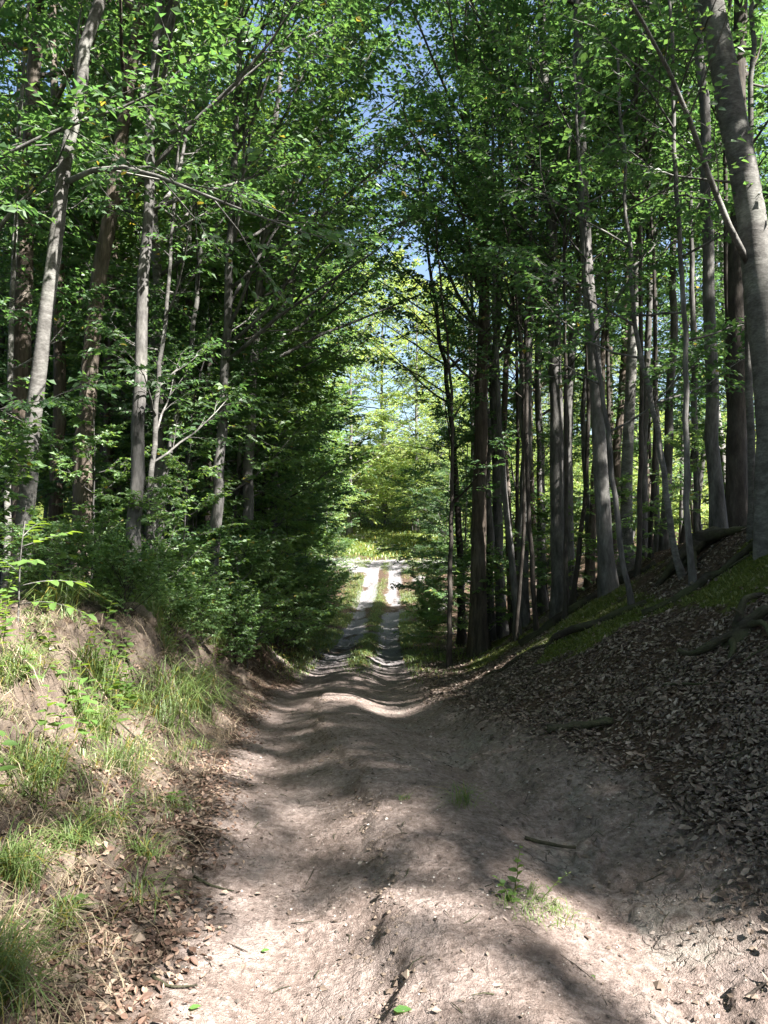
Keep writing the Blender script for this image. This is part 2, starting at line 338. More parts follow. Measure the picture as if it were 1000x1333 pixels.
    sd = sstep(0, .2, dl) * sstep(2.6, 1.6, dl) * sstep(18, 9, y)
    return z, dict(rd=rd, gr=gr, ms=ms, sd=sd, dp=np.clip(sil, 0, 1) * sstep(12, 8, y)), rel, dl, dr
def tz(x, y): return float(terrain(np.array([x]), np.array([y]))[0])
def tnormal(x, y, e=.03):
    zx = (terrain(x + e, y) - terrain(x - e, y)) / (2 * e); zy = (terrain(x, y + e) - terrain(x, y - e)) / (2 * e)
    return unit(np.stack([-zx, -zy, np.ones_like(zx)], -1))

rows = list(np.arange(-40, -6, 2.0)) + list(np.arange(-6, 1.4, .4))
y = 1.4
while y < 52: rows.append(y); y += max(.016, y * .008)
rows += list(np.arange(52, 90, 1.5)) + list(np.arange(90, 320, 10))
rows = np.array(rows)
def band(name, q0, q1, label_kind='structure'):
    qs = q0 if q1 is None else q1
    q = np.asarray(qs)
    Y = np.repeat(rows[:, None], len(q), 1); X = t_xc(Y) + q[None, :]
    Z, at, *_ = terrain(X, Y, True)
    nr, nq = X.shape; idx = np.arange(nr * nq).reshape(nr, nq)
    Fq = np.stack([idx[:-1, :-1], idx[:-1, 1:], idx[1:, 1:], idx[1:, :-1]], -1).reshape(-1, 4)
    me = mesh_np(name, np.stack([X, Y, Z], -1), [(Fq, 0)], [M['ground']], True, at)
    o = bpy.data.objects.new(name, me); col.objects.link(o); o['kind'] = 'structure'
    return o
def geo(a, b, n, p=1.6): return a + (b - a) * np.linspace(0, 1, n) ** p
qr = np.linspace(-1.45, 1.45, 170)
ql = -np.concatenate([np.linspace(1.45, 4.0, 110), geo(4.0, 160, 60, 2.6)[1:]])[::-1]
qR = np.concatenate([np.linspace(1.45, 6.5, 120), geo(6.5, 160, 60, 2.6)[1:]])
band('dirt_track', qr, None); band('bank_and_forest_floor', ql, None); band('slope_and_forest_floor', qR, None)

# ------------------------------------------------------------------ scene graph helpers
def mk(name, me, parent=None, loc=None, **props):
    o = bpy.data.objects.new(name, me); col.objects.link(o)
    if parent is not None: o.parent = parent
    if loc is not None: o.location = loc
    for k, v in props.items(): o[k] = v
    return o
def root(name, label, cat, loc, rz=0.0, sc=1.0, group=None):
    e = bpy.data.objects.new(name, None); col.objects.link(e); e.empty_display_size = .2
    e.location = loc; e.rotation_euler = (0, 0, rz); e.scale = (sc, sc, sc) if np.ndim(sc) == 0 else sc
    e['label'] = label; e['category'] = cat
    if group: e['group'] = group
    return e
def pix(u, v, Y): return np.array([(u - 500) / F * Y, Y, CAM_Z - (v - VH) / F * Y])

# ------------------------------------------------------------------ trees
def resample(P, n):
    P = np.asarray(P, float); s = np.concatenate([[0], np.cumsum(np.linalg.norm(np.diff(P, axis=0), axis=1))])
    t = np.linspace(0, s[-1], n); Q = np.stack([np.interp(t, s, P[:, i]) for i in range(3)], 1)
    for _ in range(2): Q[1:-1] = (Q[:-2] + 2 * Q[1:-1] + Q[2:]) / 4
    return Q
def rot_z(v, a):
    c, s = np.cos(a), np.sin(a); return np.stack([v[..., 0] * c - v[..., 1] * s, v[..., 0] * s + v[..., 1] * c, v[..., 2]], -1)
def at_t(P, t):
    """P (m,k,3), pick index arrays -> position and direction at t in 0..1 (t shape (m,))"""
    k = P.shape[1]; f = np.clip(t, 0, .9999) * (k - 1); i = f.astype(int); fr = (f - i)[:, None]; r = np.arange(len(P))
    a, b = P[r, i], P[r, i + 1]; return a + (b - a) * fr, unit(b - a)
def grow(P0, D0, L, k, rng, up=0.0, jit=.12):
    m = len(P0); P = np.zeros((m, k, 3)); P[:, 0] = P0; d = unit(D0)
    for i in range(1, k):
        P[:, i] = P[:, i - 1] + d * (L / (k - 1))[:, None]
        d = unit(d + np.array([0, 0, 1.0]) * up / k * 2 + rng.normal(0, jit, (m, 3)))
    return P

def gen_tree(seed, trunk, r0, r1, limbs=16, s0=.35, s1=.97, lmax=2.6, el=(35, 60), up=.25, secs=7, twigs=5, leaves=8, lsize=(.10, .055), twig_len=.42,
             flare=.35, fine=False, side=None, tsides=12, shape='dome', extra=(), n_tr=22, leafmat='leaf', bark='bark', sec_len=.42, droop=-.1, gap=0):
    rng = np.random.default_rng(seed)
    T = resample(trunk, n_tr); H = T[-1, 2] - T[0, 2]
    T[1:-1, :2] += rng.normal(0, .012 * math.sqrt(H / 8) if n_tr > 8 else 0, (n_tr - 2, 2)) 
    T = np.concatenate([[T[0] - [0, 0, .5]], T])
    s = np.linspace(0, 1, n_tr); rad = r0 + (r1 - r0) * s ** .85
    rad = np.concatenate([[rad[0]], rad])
    hz = T[:, 2] - T[1, 2]; fl = 1 + flare * np.exp(-np.clip(hz, 0, 9) / (r0 * 2.2))
    th = np.arange(tsides) * 2 * np.pi / tsides
    ph = rng.uniform(0, 6, 3)
    lob = 1 + (np.sin(3 * th + ph[0]) * .5 + np.sin(5 * th + ph[1]) * .5)[None, :] * (.22 * np.exp(-np.clip(hz, 0, 9) / (r0 * 3))[:, None] + .03) + rng.normal(0, .02, (len(T), tsides))
    trunkV, trunkF = tubes(T[None], (rad * fl)[None], tsides, True, 0, lob[None])
    T = T[1:]; rad = rad[1:]
    # limbs
    t = s0 + (s1 - s0) * (np.arange(limbs) + rng.uniform(.1, .9, limbs)) / limbs
    az = np.arange(limbs) * 2.4 + rng.normal(0, .5, limbs)
    if side is not None:
        a0, w = side; k = rng.random(limbs) < w; az = np.where(k, a0 + rng.normal(0, .7, limbs), az)
    e = np.radians(rng.uniform(el[0], el[1], limbs)); u = (t - s0) / max(1e-6, s1 - s0)
    if shape == 'dome': Lf = .55 + .45 * np.sin(np.pi * np.clip(u * .8 + .12, 0, 1)); Lf *= np.where(u > .75, 1 - (u - .75) * 1.6, 1)
    else: Lf = 1 - .72 * u
    L = lmax * Lf * rng.uniform(.75, 1.2, limbs)
    P0, Td = at_t(np.repeat(T[None], limbs, 0), t)
    D0 = np.stack([np.cos(az) * np.cos(e), np.sin(az) * np.cos(e), np.sin(e)], 1)
    LP = grow(P0, D0, L, 7, rng, up, .10)
    lr0 = np.interp(t, s, rad) * .42 + .004; lr0 = np.minimum(lr0, .012 + L * .012)
    LR = lr0[:, None] * np.linspace(1, .22, 7)[None]
    for path, ra, rb in extra:
        Q = resample(path, 7)[None]; LP = np.concatenate([LP, Q]); LR = np.concatenate([LR, np.linspace(ra, rb, 7)[None]])
        L = np.append(L, np.linalg.norm(np.diff(Q[0], axis=0), axis=1).sum())
    nl = len(LP)
    # secondary branches
    m = nl * secs; li = np.repeat(np.arange(nl), secs); k = np.tile(np.arange(secs), nl)
    st = .22 + .76 * (k + rng.uniform(0, 1, m)) / secs
    SP0, SD = at_t(LP[li], st); sg = np.where(k % 2 == 0, 1, -1)
    SD0 = rot_z(SD, sg * np.radians(rng.uniform(30, 62, m))); SD0[:, 2] = SD0[:, 2] * .6 + rng.normal(.05, .28, m)
    SL = np.clip(L[li] * sec_len * (1.15 - .75 * st) * rng.uniform(.7, 1.3, m), .18, 2.2)
    SP = grow(SP0, SD0, SL, 4, rng, droop, .10)
    tip_p, tip_d = LP[:, -1], unit(LP[:, -1] - LP[:, -2])
    SP = np.concatenate([SP, grow(tip_p, tip_d, np.clip(L * .18, .2, .6), 4, rng, droop, .1)])
    SL = np.concatenate([SL, np.clip(L * .18, .2, .6)])
    sr = (.0035 + .0045 * SL)[:, None] * np.linspace(1, .35, 4)[None]
    # twigs
    ns = len(SP); m = ns * twigs; si = np.repeat(np.arange(ns), twigs); k = np.tile(np.arange(twigs), ns)
    tt = .15 + .85 * (k + rng.uniform(.2, .8, m)) / twigs
    TP0, TD = at_t(SP[si], tt); sg = np.where(k % 2 == 0, 1, -1)
    TD0 = rot_z(TD, sg * np.radians(rng.uniform(25, 58, m)) * (k < twigs - 1)); TD0[:, 2] = TD0[:, 2] * .5 + rng.normal(-.02, .24, m)
    TL = twig_len * rng.uniform(.55, 1.25, m) * np.clip(.55 + .45 * SL[si] / .8, .5, 1.15)
    TP = grow(TP0, TD0, TL, 3, rng, -.15, .08)
    if gap:
        keep = fbm(TP0[:, 0] * .7 + TP0[:, 1] * .5, TP0[:, 2] * .8 + seed, seed % 97, 2) > (gap - 1) * .5
        TP, TL = TP[keep], TL[keep]; m = len(TP)
    tr = np.full((m, 1), .0022) * np.array([[1.3, 1, .6]])
    # leaves
    n = m * leaves; ti = np.repeat(np.arange(m), leaves); k = np.tile(np.arange(leaves), m)
    lt = .10 + .9 * (k + rng.uniform(.25, .75, n)) / leaves
    QP, QD = at_t(TP[ti], lt); sg = np.where(k % 2 == 0, 1, -1)
    ang = sg * np.radians(rng.uniform(35, 75, n)); ang = np.where(k == leaves - 1, ang * .15, ang)
    LD = rot_z(QD, ang); LD[:, 2] = LD[:, 2] * .5 + rng.normal(-.16, .22, n)
    LN = np.array([0, 0, 1.0]) + rng.normal(0, .5, (n, 3)) + QD * .1
    ls = lsize[0] * rng.uniform(.6, 1.2, n)
    lv, lf = leaf_batch(QP, LD, LN, ls, ls * lsize[1] / lsize[0] * rng.uniform(.85, 1.15, n), 1, fine)
    crown = Acc()
    v, f = tubes(SP, sr, 4, False, 0); crown.add(v, f)
    if twigs: v, f = tubes(TP, tr, 3, False, 0); crown.add(v, f)
    crown.add(lv, lf)
    return dict(trunk=(trunkV, trunkF), limbP=LP, limbR=LR, crown=crown, mats=(M[bark], M[leafmat]), top=T[-1])

def build_unique(name, label, cat, base, tree, group=None):
    e = root(name, label, cat, tuple(base), 0, 1, group)
    bark, leaf = tree['mats']
    V, Fs = tree['trunk']; mk('trunk', mesh_np('trunk', V, Fs, [bark], True), e)
    for P, r in zip(tree['limbP'], tree['limbR']):
        V, Fs = tubes(P[None], r[None], 7, True, 0); mk('limb', mesh_np('limb', V, Fs, [bark], True), e)
    mk('crown', tree['crown'].mesh('crown', [bark, leaf]), e, kind='stuff')
    return e
def proto(tree):
    bark, leaf = tree['mats']; a = Acc(); a.add(*tree['trunk']); a.add(*tubes(tree['limbP'], tree['limbR'], 6, True, 0))
    return [('trunk', a.mesh('trunk', [bark], True), None), ('crown', tree['crown'].mesh('crown', [bark, leaf]), 'stuff')]
def place(pr, name, label, cat, x, y, rz, sc, group, dz=-.05):
    e = root(name, label, cat, (x, y, tz(x, y) + dz), rz, sc, group)
    for n, me, kd in pr:
        o = mk(n, me, e)
        if kd: o['kind'] = kd
    return e
def straight(H, lean=(0, 0), bow=.2, seed=0, n=7):
    rg = np.random.default_rng(seed + 500); t = np.linspace(0, 1, n)
    p = np.stack([lean[0] * t + bow * np.sin(t * np.pi) * rg.uniform(-1, 1), lean[1] * t + bow * np.sin(t * np.pi * 1.4) * rg.uniform(-1, 1), H * t], 1)
    return p

# ---- prototypes
TALL = [proto(gen_tree(100 + i, straight(h, (rnd.uniform(-.8, .8), rnd.uniform(-.8, .8)), .35, i), r, .03, limbs=22, s0=.26, lmax=3.3, el=(20, 60), up=.35,
                       secs=8, twigs=5, leaves=8, lsize=(.135, .085), twig_len=.55, bark=b)) for i, (h, r, b) in
        enumerate([(17, .13, 'bark'), (15, .10, 'bark'), (18, .16, 'bark_rough'), (13, .075, 'bark'), (16, .12, 'bark_smooth'), (14, .085, 'bark_dark')])]
STAND = [proto(gen_tree(150 + i, straight(h, (rnd.uniform(-.9, .9), rnd.uniform(-.9, .9)), .3, 20 + i), r, .025, limbs=10, s0=.5, lmax=2.4, el=(25, 62), up=.35,
                        secs=6, twigs=5, leaves=7, lsize=(.125, .075), twig_len=.5, bark=b)) for i, (h, r, b) in
         enumerate([(16, .11, 'bark'), (14, .08, 'bark'), (15, .12, 'bark_rough'), (12, .055, 'bark_dark')])]
UNDER = [proto(gen_tree(200 + i, straight(h, (rnd.uniform(-.9, .9), rnd.uniform(-.9, .9)), .4, 40 + i), r, .012, limbs=19, s0=.2, lmax=2.6, el=(0, 55), up=.10,
                        secs=9, twigs=6, leaves=8, lsize=(.115, .068), twig_len=.42, bark=b)) for i, (h, r, b) in
         enumerate([(7.5, .055, 'bark'), (9.0, .07, 'bark_smooth'), (6.0, .045, 'bark'), (8.0, .05, 'bark_dark')])]
EDGE = [proto(gen_tree(300 + i, straight(h, (0, 0), .3, 70 + i), r, .02, limbs=36, s0=.06, lmax=3.6, el=(0, 45), up=.25, secs=9, twigs=6, leaves=8,
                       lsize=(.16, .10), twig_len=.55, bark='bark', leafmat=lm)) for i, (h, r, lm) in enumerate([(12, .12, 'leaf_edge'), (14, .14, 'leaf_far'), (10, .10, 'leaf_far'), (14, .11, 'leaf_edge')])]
SHADE = [proto(gen_tree(350 + i, straight(h, (0, 0), .3, 75 + i), .16, .03, limbs=26, s0=.38, lmax=3.2, el=(5, 60), up=.25, secs=9, twigs=6, leaves=7,
                       lsize=(.17, .12), twig_len=.5, bark='bark')) for i, h in enumerate([15, 17])]
REACH = [proto(gen_tree(370 + i, straight(h, (.8, 0), .3, 85 + i), .12, .03, limbs=22, s0=.36, lmax=4.6, el=(15, 60), up=.2, secs=8, twigs=5, leaves=7, side=(0, .7),
                       lsize=(.13, .08), twig_len=.55, bark='bark', sec_len=.36)) for i, h in enumerate([13, 16])]
SAPL = [proto(gen_tree(400 + i, straight(h, (rnd.uniform(-.3, .3), rnd.uniform(-.3, .3)), .12, 90 + i), r, .006, limbs=14, s0=.12, lmax=1.15, el=(5, 45), up=.2,
                       secs=5, twigs=4, leaves=6, lsize=(.095, .055), twig_len=.26, bark='bark', shape='cone', tsides=7, leafmat='leaf_edge')) for i, (h, r) in
        enumerate([(2.6, .018), (3.4, .022), (1.8, .013)])]
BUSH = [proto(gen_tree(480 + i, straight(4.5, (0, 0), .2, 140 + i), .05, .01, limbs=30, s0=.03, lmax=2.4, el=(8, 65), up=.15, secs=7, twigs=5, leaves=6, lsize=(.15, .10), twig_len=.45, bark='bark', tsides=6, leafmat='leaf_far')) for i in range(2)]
SHRUB = [proto(gen_tree(450 + i, straight(h, (0, 0), .08, 120 + i), .016, .005, limbs=22, s0=.03, lmax=1.0, el=(20, 70), up=.1, secs=6, twigs=4, leaves=6,
                        lsize=(.085, .052), twig_len=.22, bark='bark_dark', tsides=6, leafmat='leaf_edge')) for i, h in enumerate([1.1, 1.5])]

# ---- trees one can tell apart in the photograph: trunk paths in metres come from distance Y and the picture
def tree_at(name, label, Y, path, w, H, seed, wt=None, extra=(), group=None, dy=0.0, **kw):
    pts = [pix(u, v, Y + dy * i) for i, (u, v) in enumerate(path)]
    b = pts[0].copy(); gz = tz(b[0], b[1]); b[2] = gz - .03
    pts = [b] + [p for p in pts[1:] if p[2] > gz + .4]
    d = unit(pts[-1] - pts[-2]); 
    while pts[-1][2] - gz < H:
        d = unit(d + np.array([0, 0, .35])); pts.append(pts[-1] + d * min(2.0, max(.6, H - (pts[-1][2] - gz))))
    rel = np.array(pts) - b
    r0 = w * .88 / F * Y / 2; r1 = wt if wt else max(.015, r0 * .22)
    ex = [(np.array([pix(u, v, Y + o) for u, v, o in pth]) - b, ra, rb) for pth, ra, rb in extra]
    tr = gen_tree(seed, rel, r0, r1, extra=ex, n_tr=26, **kw)
    return build_unique(name, label, 'tree', b, tr, group)

high = dict(limbs=15, s0=.36, lmax=3.0, el=(20, 60), up=.35, secs=7, twigs=5, leaves=7, lsize=(.125, .078), twig_len=.5)
low = dict(limbs=12, s0=.30, lmax=1.8, el=(10, 45), up=.2, secs=6, twigs=5, leaves=6, lsize=(.10, .058), twig_len=.38)
# above the sandy bank
tree_at('beech_tree', 'pale smooth leaning beech with a long crooked limb above the sandy bank', 8.5, [(24, 650), (45, 480), (62, 390), (72, 260), (88, 150), (108, 50), (122, 0)], 27, 12, 1, .04,
        extra=[([(80, 232, 0), (105, 205, -.3), (140, 201, -.7), (165, 203, -1.0), (250, 245, -1.6), (330, 276, -2.1), (372, 290, -2.4)], .033, .006),
               ([(85, 175, 0), (95, 120, .2), (90, 60, .5), (98, 0, .8)], .03, .012)], bark='bark_smooth', fine=True, **{**high, 's0': .55, 'lsize': (.095, .055)})
tree_at('maple_tree', 'thick ridged-bark trunk directly behind the pale leaning beech', 12, [(28, 660), (24, 480), (30, 200), (42, 0)], 36, 17, 2, bark='bark_rough', **high)
tree_at('maple_tree', 'thick ridged-bark maple between the leaning beech and the thin sunlit stub', 11.5, [(104, 655), (112, 480), (135, 300), (152, 180), (166, 60), (178, 0)], 32, 17, 3, bark='bark_rough', **high)
tree_at('maple_tree', 'straight brown-grey trunk at the left shoulder of the ridged-bark maple', 13.5, [(72, 650), (76, 450), (72, 250), (62, 60), (60, 0)], 24, 16, 4, bark='bark_rough', **high)
tree_at('beech_tree', 'slim pale curved trunk rising behind the thick ridged trunk', 10.5, [(8, 640), (12, 420), (16, 250), (22, 100), (30, 0)], 11, 11, 5, bark='bark_smooth', **low)
tree_at('young_tree', 'thin pole with a sunlit lower stem on the bank top above long grass', 10.0, [(190, 775), (193, 690), (197, 600), (205, 500), (214, 400)], 11, 6.5, 6, bark='bark_smooth', **low)
tree_at('young_tree', 'dark leaning pole beside the ridged-bark maple', 12.5, [(200, 690), (215, 600), (240, 510), (250, 440), (262, 300)], 14, 9, 7, bark='bark', **low)
tree_at('young_tree', 'dark straight pole, one of a close pair beyond the long grass', 15.5, [(268, 720), (271, 600), (272, 500), (276, 350)], 15, 11, 8, bark='bark_dark', group='close pair of dark poles', **low)
tree_at('young_tree', 'dark straight pole, one of a close pair beyond the long grass', 15.0, [(284, 718), (287, 600), (291, 500), (298, 350)], 13, 10, 9, bark='bark_dark', group='close pair of dark poles', **low)
tree_at('young_tree', 'wiry pole leaning toward the track past the close dark pair', 15.5, [(297, 770), (303, 690), (312, 600), (318, 420), (325, 300)], 9, 8, 10, bark='bark', **low)
tree_at('maple_tree', 'grey trunk standing deep behind the wiry leaning poles', 18, [(218, 720), (222, 520), (220, 350), (224, 150), (232, 0)], 16, 15, 11, bark='bark', **high)
tree_at('maple_tree', 'brown trunk half hidden by beech sprays deep above the bank', 15, [(142, 690), (140, 560), (143, 420), (150, 250)], 17, 14, 12, bark='bark_rough', **high)
# on and above the leaf-covered slope
tree_at('beech_tree', 'big smooth grey beech leaning over the leaf-covered slope with a bowed dark limb', 7.6, [(1014, 690), (1009, 560), (999, 400), (990, 300), (972, 200), (953, 100), (935, 0)], 52, 14, 20, .05,
        extra=[([(984, 350, 0), (952, 305, -.1), (930, 245, -.2), (910, 150, -.4), (885, 85, -.6), (850, 30, -.8), (800, -60, -1.1)], .036, .012)], flare=.25, bark='bark_smooth', tsides=20, fine=True, **{**high, 's0': .62, 'lsize': (.095, .055)})
tree_at('maple_tree', 'straight grey trunk rooted on the crest stump of the slope', 10.0, [(936, 652), (929, 500), (926, 300), (920, 60), (917, 0)], 21, 16, 21, bark='bark', **high)
tree_at('maple_tree', 'dark broad twin-stemmed trunk just behind the crest of the slope', 11.0, [(960, 655), (963, 480), (962, 380), (968, 150), (972, 0)], 31, 17, 22, bark='bark_dark', **high)
tree_at('young_tree', 'slim spotted stem growing between the smooth beech and the dark twin trunk', 8.4, [(980, 705), (977, 560), (976, 420), (984, 200), (988, 60)], 12, 10, 23, bark='bark_smooth', **low)
tree_at('young_tree', 'crooked sapling with a sunlit base leaning uphill on mossy slope', 9.2, [(822, 795), (806, 705), (795, 600), (786, 500), (770, 400), (765, 330)], 9, 6.5, 24, bark='bark', **{**low, 'limbs': 9})
tree_at('young_tree', 'straight dark sapling beside the root on the mossy slope', 8.4, [(902, 792), (894, 690), (893, 560), (896, 460), (889, 300), (883, 150)], 10, 7.5, 25, bark='bark', **{**low, 'limbs': 9})
tree_at('young_tree', 'bent pale sapling zigzagging above the moss, sun-flecked at knee height', 9.0, [(888, 765), (870, 690), (866, 620), (852, 530), (838, 460), (828, 420), (822, 330)], 10, 6, 26, bark='bark_smooth', **{**low, 'limbs': 9})
RT = [  # label, Y, path, width, height, bark
 ('heavy dark trunk at the foot of the slope where the stand meets the track', 17, [(622, 852), (624, 700), (628, 480), (634, 250), (632, 0)], 26, 18, 'bark_rough'),
 ('thin black pole standing alone at the edge of the track', 15.3, [(585, 862), (587, 700), (590, 560), (584, 450), (576, 380)], 9, 9, 'bark_dark'),
 ('grey trunk with sunlit flecks right behind the heavy dark trunk', 18.5, [(652, 838), (648, 650), (642, 500), (655, 330), (652, 100)], 17, 16, 'bark'),
 ('grey trunk curving back over its neighbours near the slope foot', 16, [(678, 850), (684, 640), (690, 430), (684, 260), (660, 100), (640, 0)], 19, 16, 'bark'),
 ('straight trunk with pale bark at the heart of the slope stand', 14.3, [(727, 812), (725, 620), (724, 420), (718, 250), (712, 100)], 25, 17, 'bark'),
 ('slim trunk hugging the straight pale-barked trunk uphill side', 15.5, [(742, 800), (740, 620), (742, 480), (758, 380), (764, 200)], 16, 15, 'bark'),
 ('stout grey trunk footed behind the fallen dark log', 11.6, [(792, 788), (784, 620), (775, 450), (766, 330), (760, 180), (755, 0)], 24, 17, 'bark'),
 ('slender trunk leaning away beyond the stout grey one', 13.5, [(815, 765), (818, 600), (826, 430), (836, 260), (850, 60)], 19, 16, 'bark_smooth'),
 ('brown trunk leaning into the grey trunk with sunlit flecks', 19, [(668, 835), (660, 640), (655, 520), (668, 400), (690, 200)], 14, 15, 'bark_rough'),
 ('dim trunk between the curving trunk and the pale-barked one', 19.5, [(704, 815), (705, 640), (700, 480), (708, 300), (712, 80)], 15, 15, 'bark'),
 ('thin stem with a forked top behind the slim hugging trunk', 17, [(766, 780), (764, 640), (760, 520), (778, 380), (792, 250)], 11, 12, 'bark'),
 ('mid-grey trunk showing between the crooked sapling and the bent one', 14.5, [(838, 735), (838, 600), (845, 480), (850, 300)], 13, 14, 'bark'),
 ('dim trunk past the bent sapling below the crest', 15.5, [(866, 715), (872, 560), (880, 420), (878, 200)], 15, 15, 'bark'),
 ('arched dark young tree reaching over the track with fanned bare limbs', 21, [(601, 842), (598, 700), (590, 560), (578, 470), (566, 380), (548, 250)], 13, 13, 'bark_dark'),
]
for i, (lb, Y, path, w, H, bk) in enumerate(RT):
    kw = dict(high) if w > 12 else dict(low)
    if 'fanned' in lb: kw.update(s0=.3, el=(20, 50), lmax=4.0, side=(math.pi, .5), limbs=14, gap=1.0)
    if 'heavy' in lb or 'curving' in lb: kw.update(side=(math.pi, .6), lmax=4.2, s0=.34, limbs=16)
    if 'alone' in lb: kw.update(limbs=12, s0=.35, lmax=2.2)
    tree_at('slender_tree', lb, Y, path, w, H, 40 + i, bark=bk, **kw)

ORD = ['first', 'second', 'third', 'fourth', 'fifth', 'sixth', 'seventh', 'eighth', 'ninth', 'tenth', 'eleventh', 'twelfth', 'thirteenth', 'fourteenth', 'fifteenth', 'sixteenth', 'seventeenth', 'eighteenth']
def ordered(lst): return sorted(lst, key=lambda q: q[1])
# ---- the rest of the wood: individual trees, clear of the spots where the photograph shows sun on the ground
LIT = [(-1.5, 3.1, .25, .8), (-.3, 2.2, 0, .75), (1.3, 2.3, 0, .5), (-.8, 7.0, -.3, .38), (-.7, 10.4, -.7, .4), (3.45, 6.9, 5.0, .6), (-4.1, 8.4, 3.3, .3), (-4.7, 11.4, 3.9, .4), (-4, 20, 5, .5), (0, 44, 0, 1), (1, 50, 0, 1), (-2, 52, 0, 1), (8, 56, 3, 1), (-4, 30, 5, .6)]
LIT = [(np.array(p[:3], float), p[3]) for p in LIT]
def blocks(x, y, z, rad, h0, h1, grow_r=.6):
    c = np.array([x, y, z + (h0 + h1) / 2]); hz = (h1 - h0) / 2
    for p, g in LIT:
        for t in np.linspace(2, 34, 80):
            q = p + S * t - c
            if (q[0] ** 2 + q[1] ** 2) / (rad * g) ** 2 + (q[2] / hz) ** 2 < 1: return True
    return False
placed = []
def free(x, y, d):
    for (a, b) in placed:
        if (a - x) ** 2 + (b - y) ** 2 < d * d: return False
    return True
def scatter(n, gen, d, protos, name, label, cat, group, scr=(.85, 1.15), check=None, edge=None):
    global rnd
    keep = rnd; rnd = random.Random(len(label) * 131 + n * 7 + len(group)); k = 0; tries = 0
    while k < n and tries < n * 60:
        tries += 1; x, y = gen()
        xc = float(t_xc(y)); hw = float(t_hw(y))
        if edge is not None and (xc - hw - edge < x < xc + hw + edge): continue
        if not free(x, y, d): continue
        sc = rnd.uniform(*scr)
        if check and blocks(x, y, tz(x, y), check[0] * sc, check[1] * sc, check[2] * sc): continue
        placed.append((x, y)); k += 1
        place(rnd.choice(protos), name, label, cat, x, y, rnd.uniform(0, 6.28), (sc, sc, sc * rnd.uniform(.92, 1.1)), group)
    rnd = keep
def wedge(u0, u1, y0, y1):
    def g():
        y = math.sqrt(rnd.uniform(y0 * y0, y1 * y1)); return (rnd.uniform(u0, u1) - 500) / F * y, y
    return g
def boxg(x0, x1, y0, y1): return lambda: (rnd.uniform(x0, x1), rnd.uniform(y0, y1))
CT = (3.4, 5, 16)
scatter(30, wedge(610, 1010, 15, 27), 1.35, STAND, 'slender_tree', 'slender grey trunk in the dense stand behind the leaf-covered slope', 'tree', 'stand behind the slope', edge=1.6)
scatter(16, wedge(650, 965, 11.5, 18), .9, [STAND[1], STAND[3]], 'young_tree', 'slim young pole squeezed between the slope-side trunks', 'tree', 'slim poles on the slope', scr=(.7, 1.0), edge=1.6)
scatter(40, wedge(-10, 380, 12, 42), 1.7, TALL, 'forest_tree', 'tall forest trunk in the shade above the sandy bank', 'tree', 'stand above the sandy bank', edge=2.0)
# shade trees on the slope crest and back along the track: x, y, prototype, turn, scale
SHADE_AT = [(2.96, -17.3, 1, 3.47, 0.85), (3.03, -8.55, 0, 4.32, 0.79), (3.52, -12.64, 1, 3.51, 0.99), (3.92, -4.72, 0, 2.2, 0.74), (4.46, -15.82, 1, 0.76, 0.84), (5.97, -5.92, 1, 2.34, 0.93), (6.54, -14.78, 0, 1.33, 0.94), (7.12, -11.28, 0, 3.92, 1.07), (7.48, -16.76, 0, 0.4, 0.97), (7.59, -8.06, 1, 1.65, 0.94), (7.78, 6.34, 1, 0.61, 0.89), (8.32, -13.16, 0, 0.17, 0.91), (8.49, -9.95, 1, 5.26, 0.82), (9.38, -15.79, 0, 5.05, 1.12), (9.4, -17.83, 1, 3.44, 1.1), (10.48, -10.51, 0, 5.52, 0.95), (11.21, -0.67, 0, 1.69, 0.75), (11.29, -15.54, 1, 4.45, 1.14), (11.46, -13.37, 1, 0.42, 1.08), (11.84, -7.94, 1, 6.09, 0.76), (12.52, 1.03, 0, 3.17, 0.73), (12.57, -2.57, 1, 3.95, 1.14), (13.87, -16.61, 1, 2.89, 1.01), (14.05, 3.88, 0, 6.2, 0.74), (14.11, -9.51, 0, 4.35, 0.78), (15.11, 0.71, 1, 4.74, 0.79), (15.87, -4.29, 0, 2.16, 1.11), (16.05, -8.9, 0, 2.04, 0.89), (16.23, -17.77, 0, 2.82, 1.13), (16.51, -13.01, 1, 2.49, 0.88), (16.53, 7.18, 1, 3.58, 0.82), (17.43, -11.34, 0, 0.99, 0.72), (17.52, -6.7, 1, 2.79, 0.98), (17.72, 2.69, 0, 1.44, 1.04), (17.73, -1.61, 1, 5.71, 1.09), (18.03, 0.59, 1, 2.86, 0.74), (18.44, 5.31, 1, 1.24, 1.1), (18.68, -8.92, 0, 2.03, 1.06), (18.7, -14.42, 1, 0.5, 0.9), (18.96, -16.8, 0, 3.48, 0.84)]
for i, (x, y, k, rz, sc) in enumerate(SHADE_AT):
    place(SHADE[k], 'shade_tree', 'tall dense tree beyond the crest of the slope shading the track', 'tree', x, y, rz, sc, 'trees beyond the crest'); placed.append((x, y))
scatter(20, boxg(-15, -2.6, -18, -2), 2.4, TALL, 'shade_tree', 'tall forest tree on the bank side back along the track', 'tree', 'trees back along the track', edge=1.2)
scatter(10, boxg(-13, -4.6, -3, 9), 2.4, TALL, 'forest_tree', 'tall forest trunk in the shade above the sandy bank', 'tree', 'stand above the sandy bank', check=CT, edge=2)
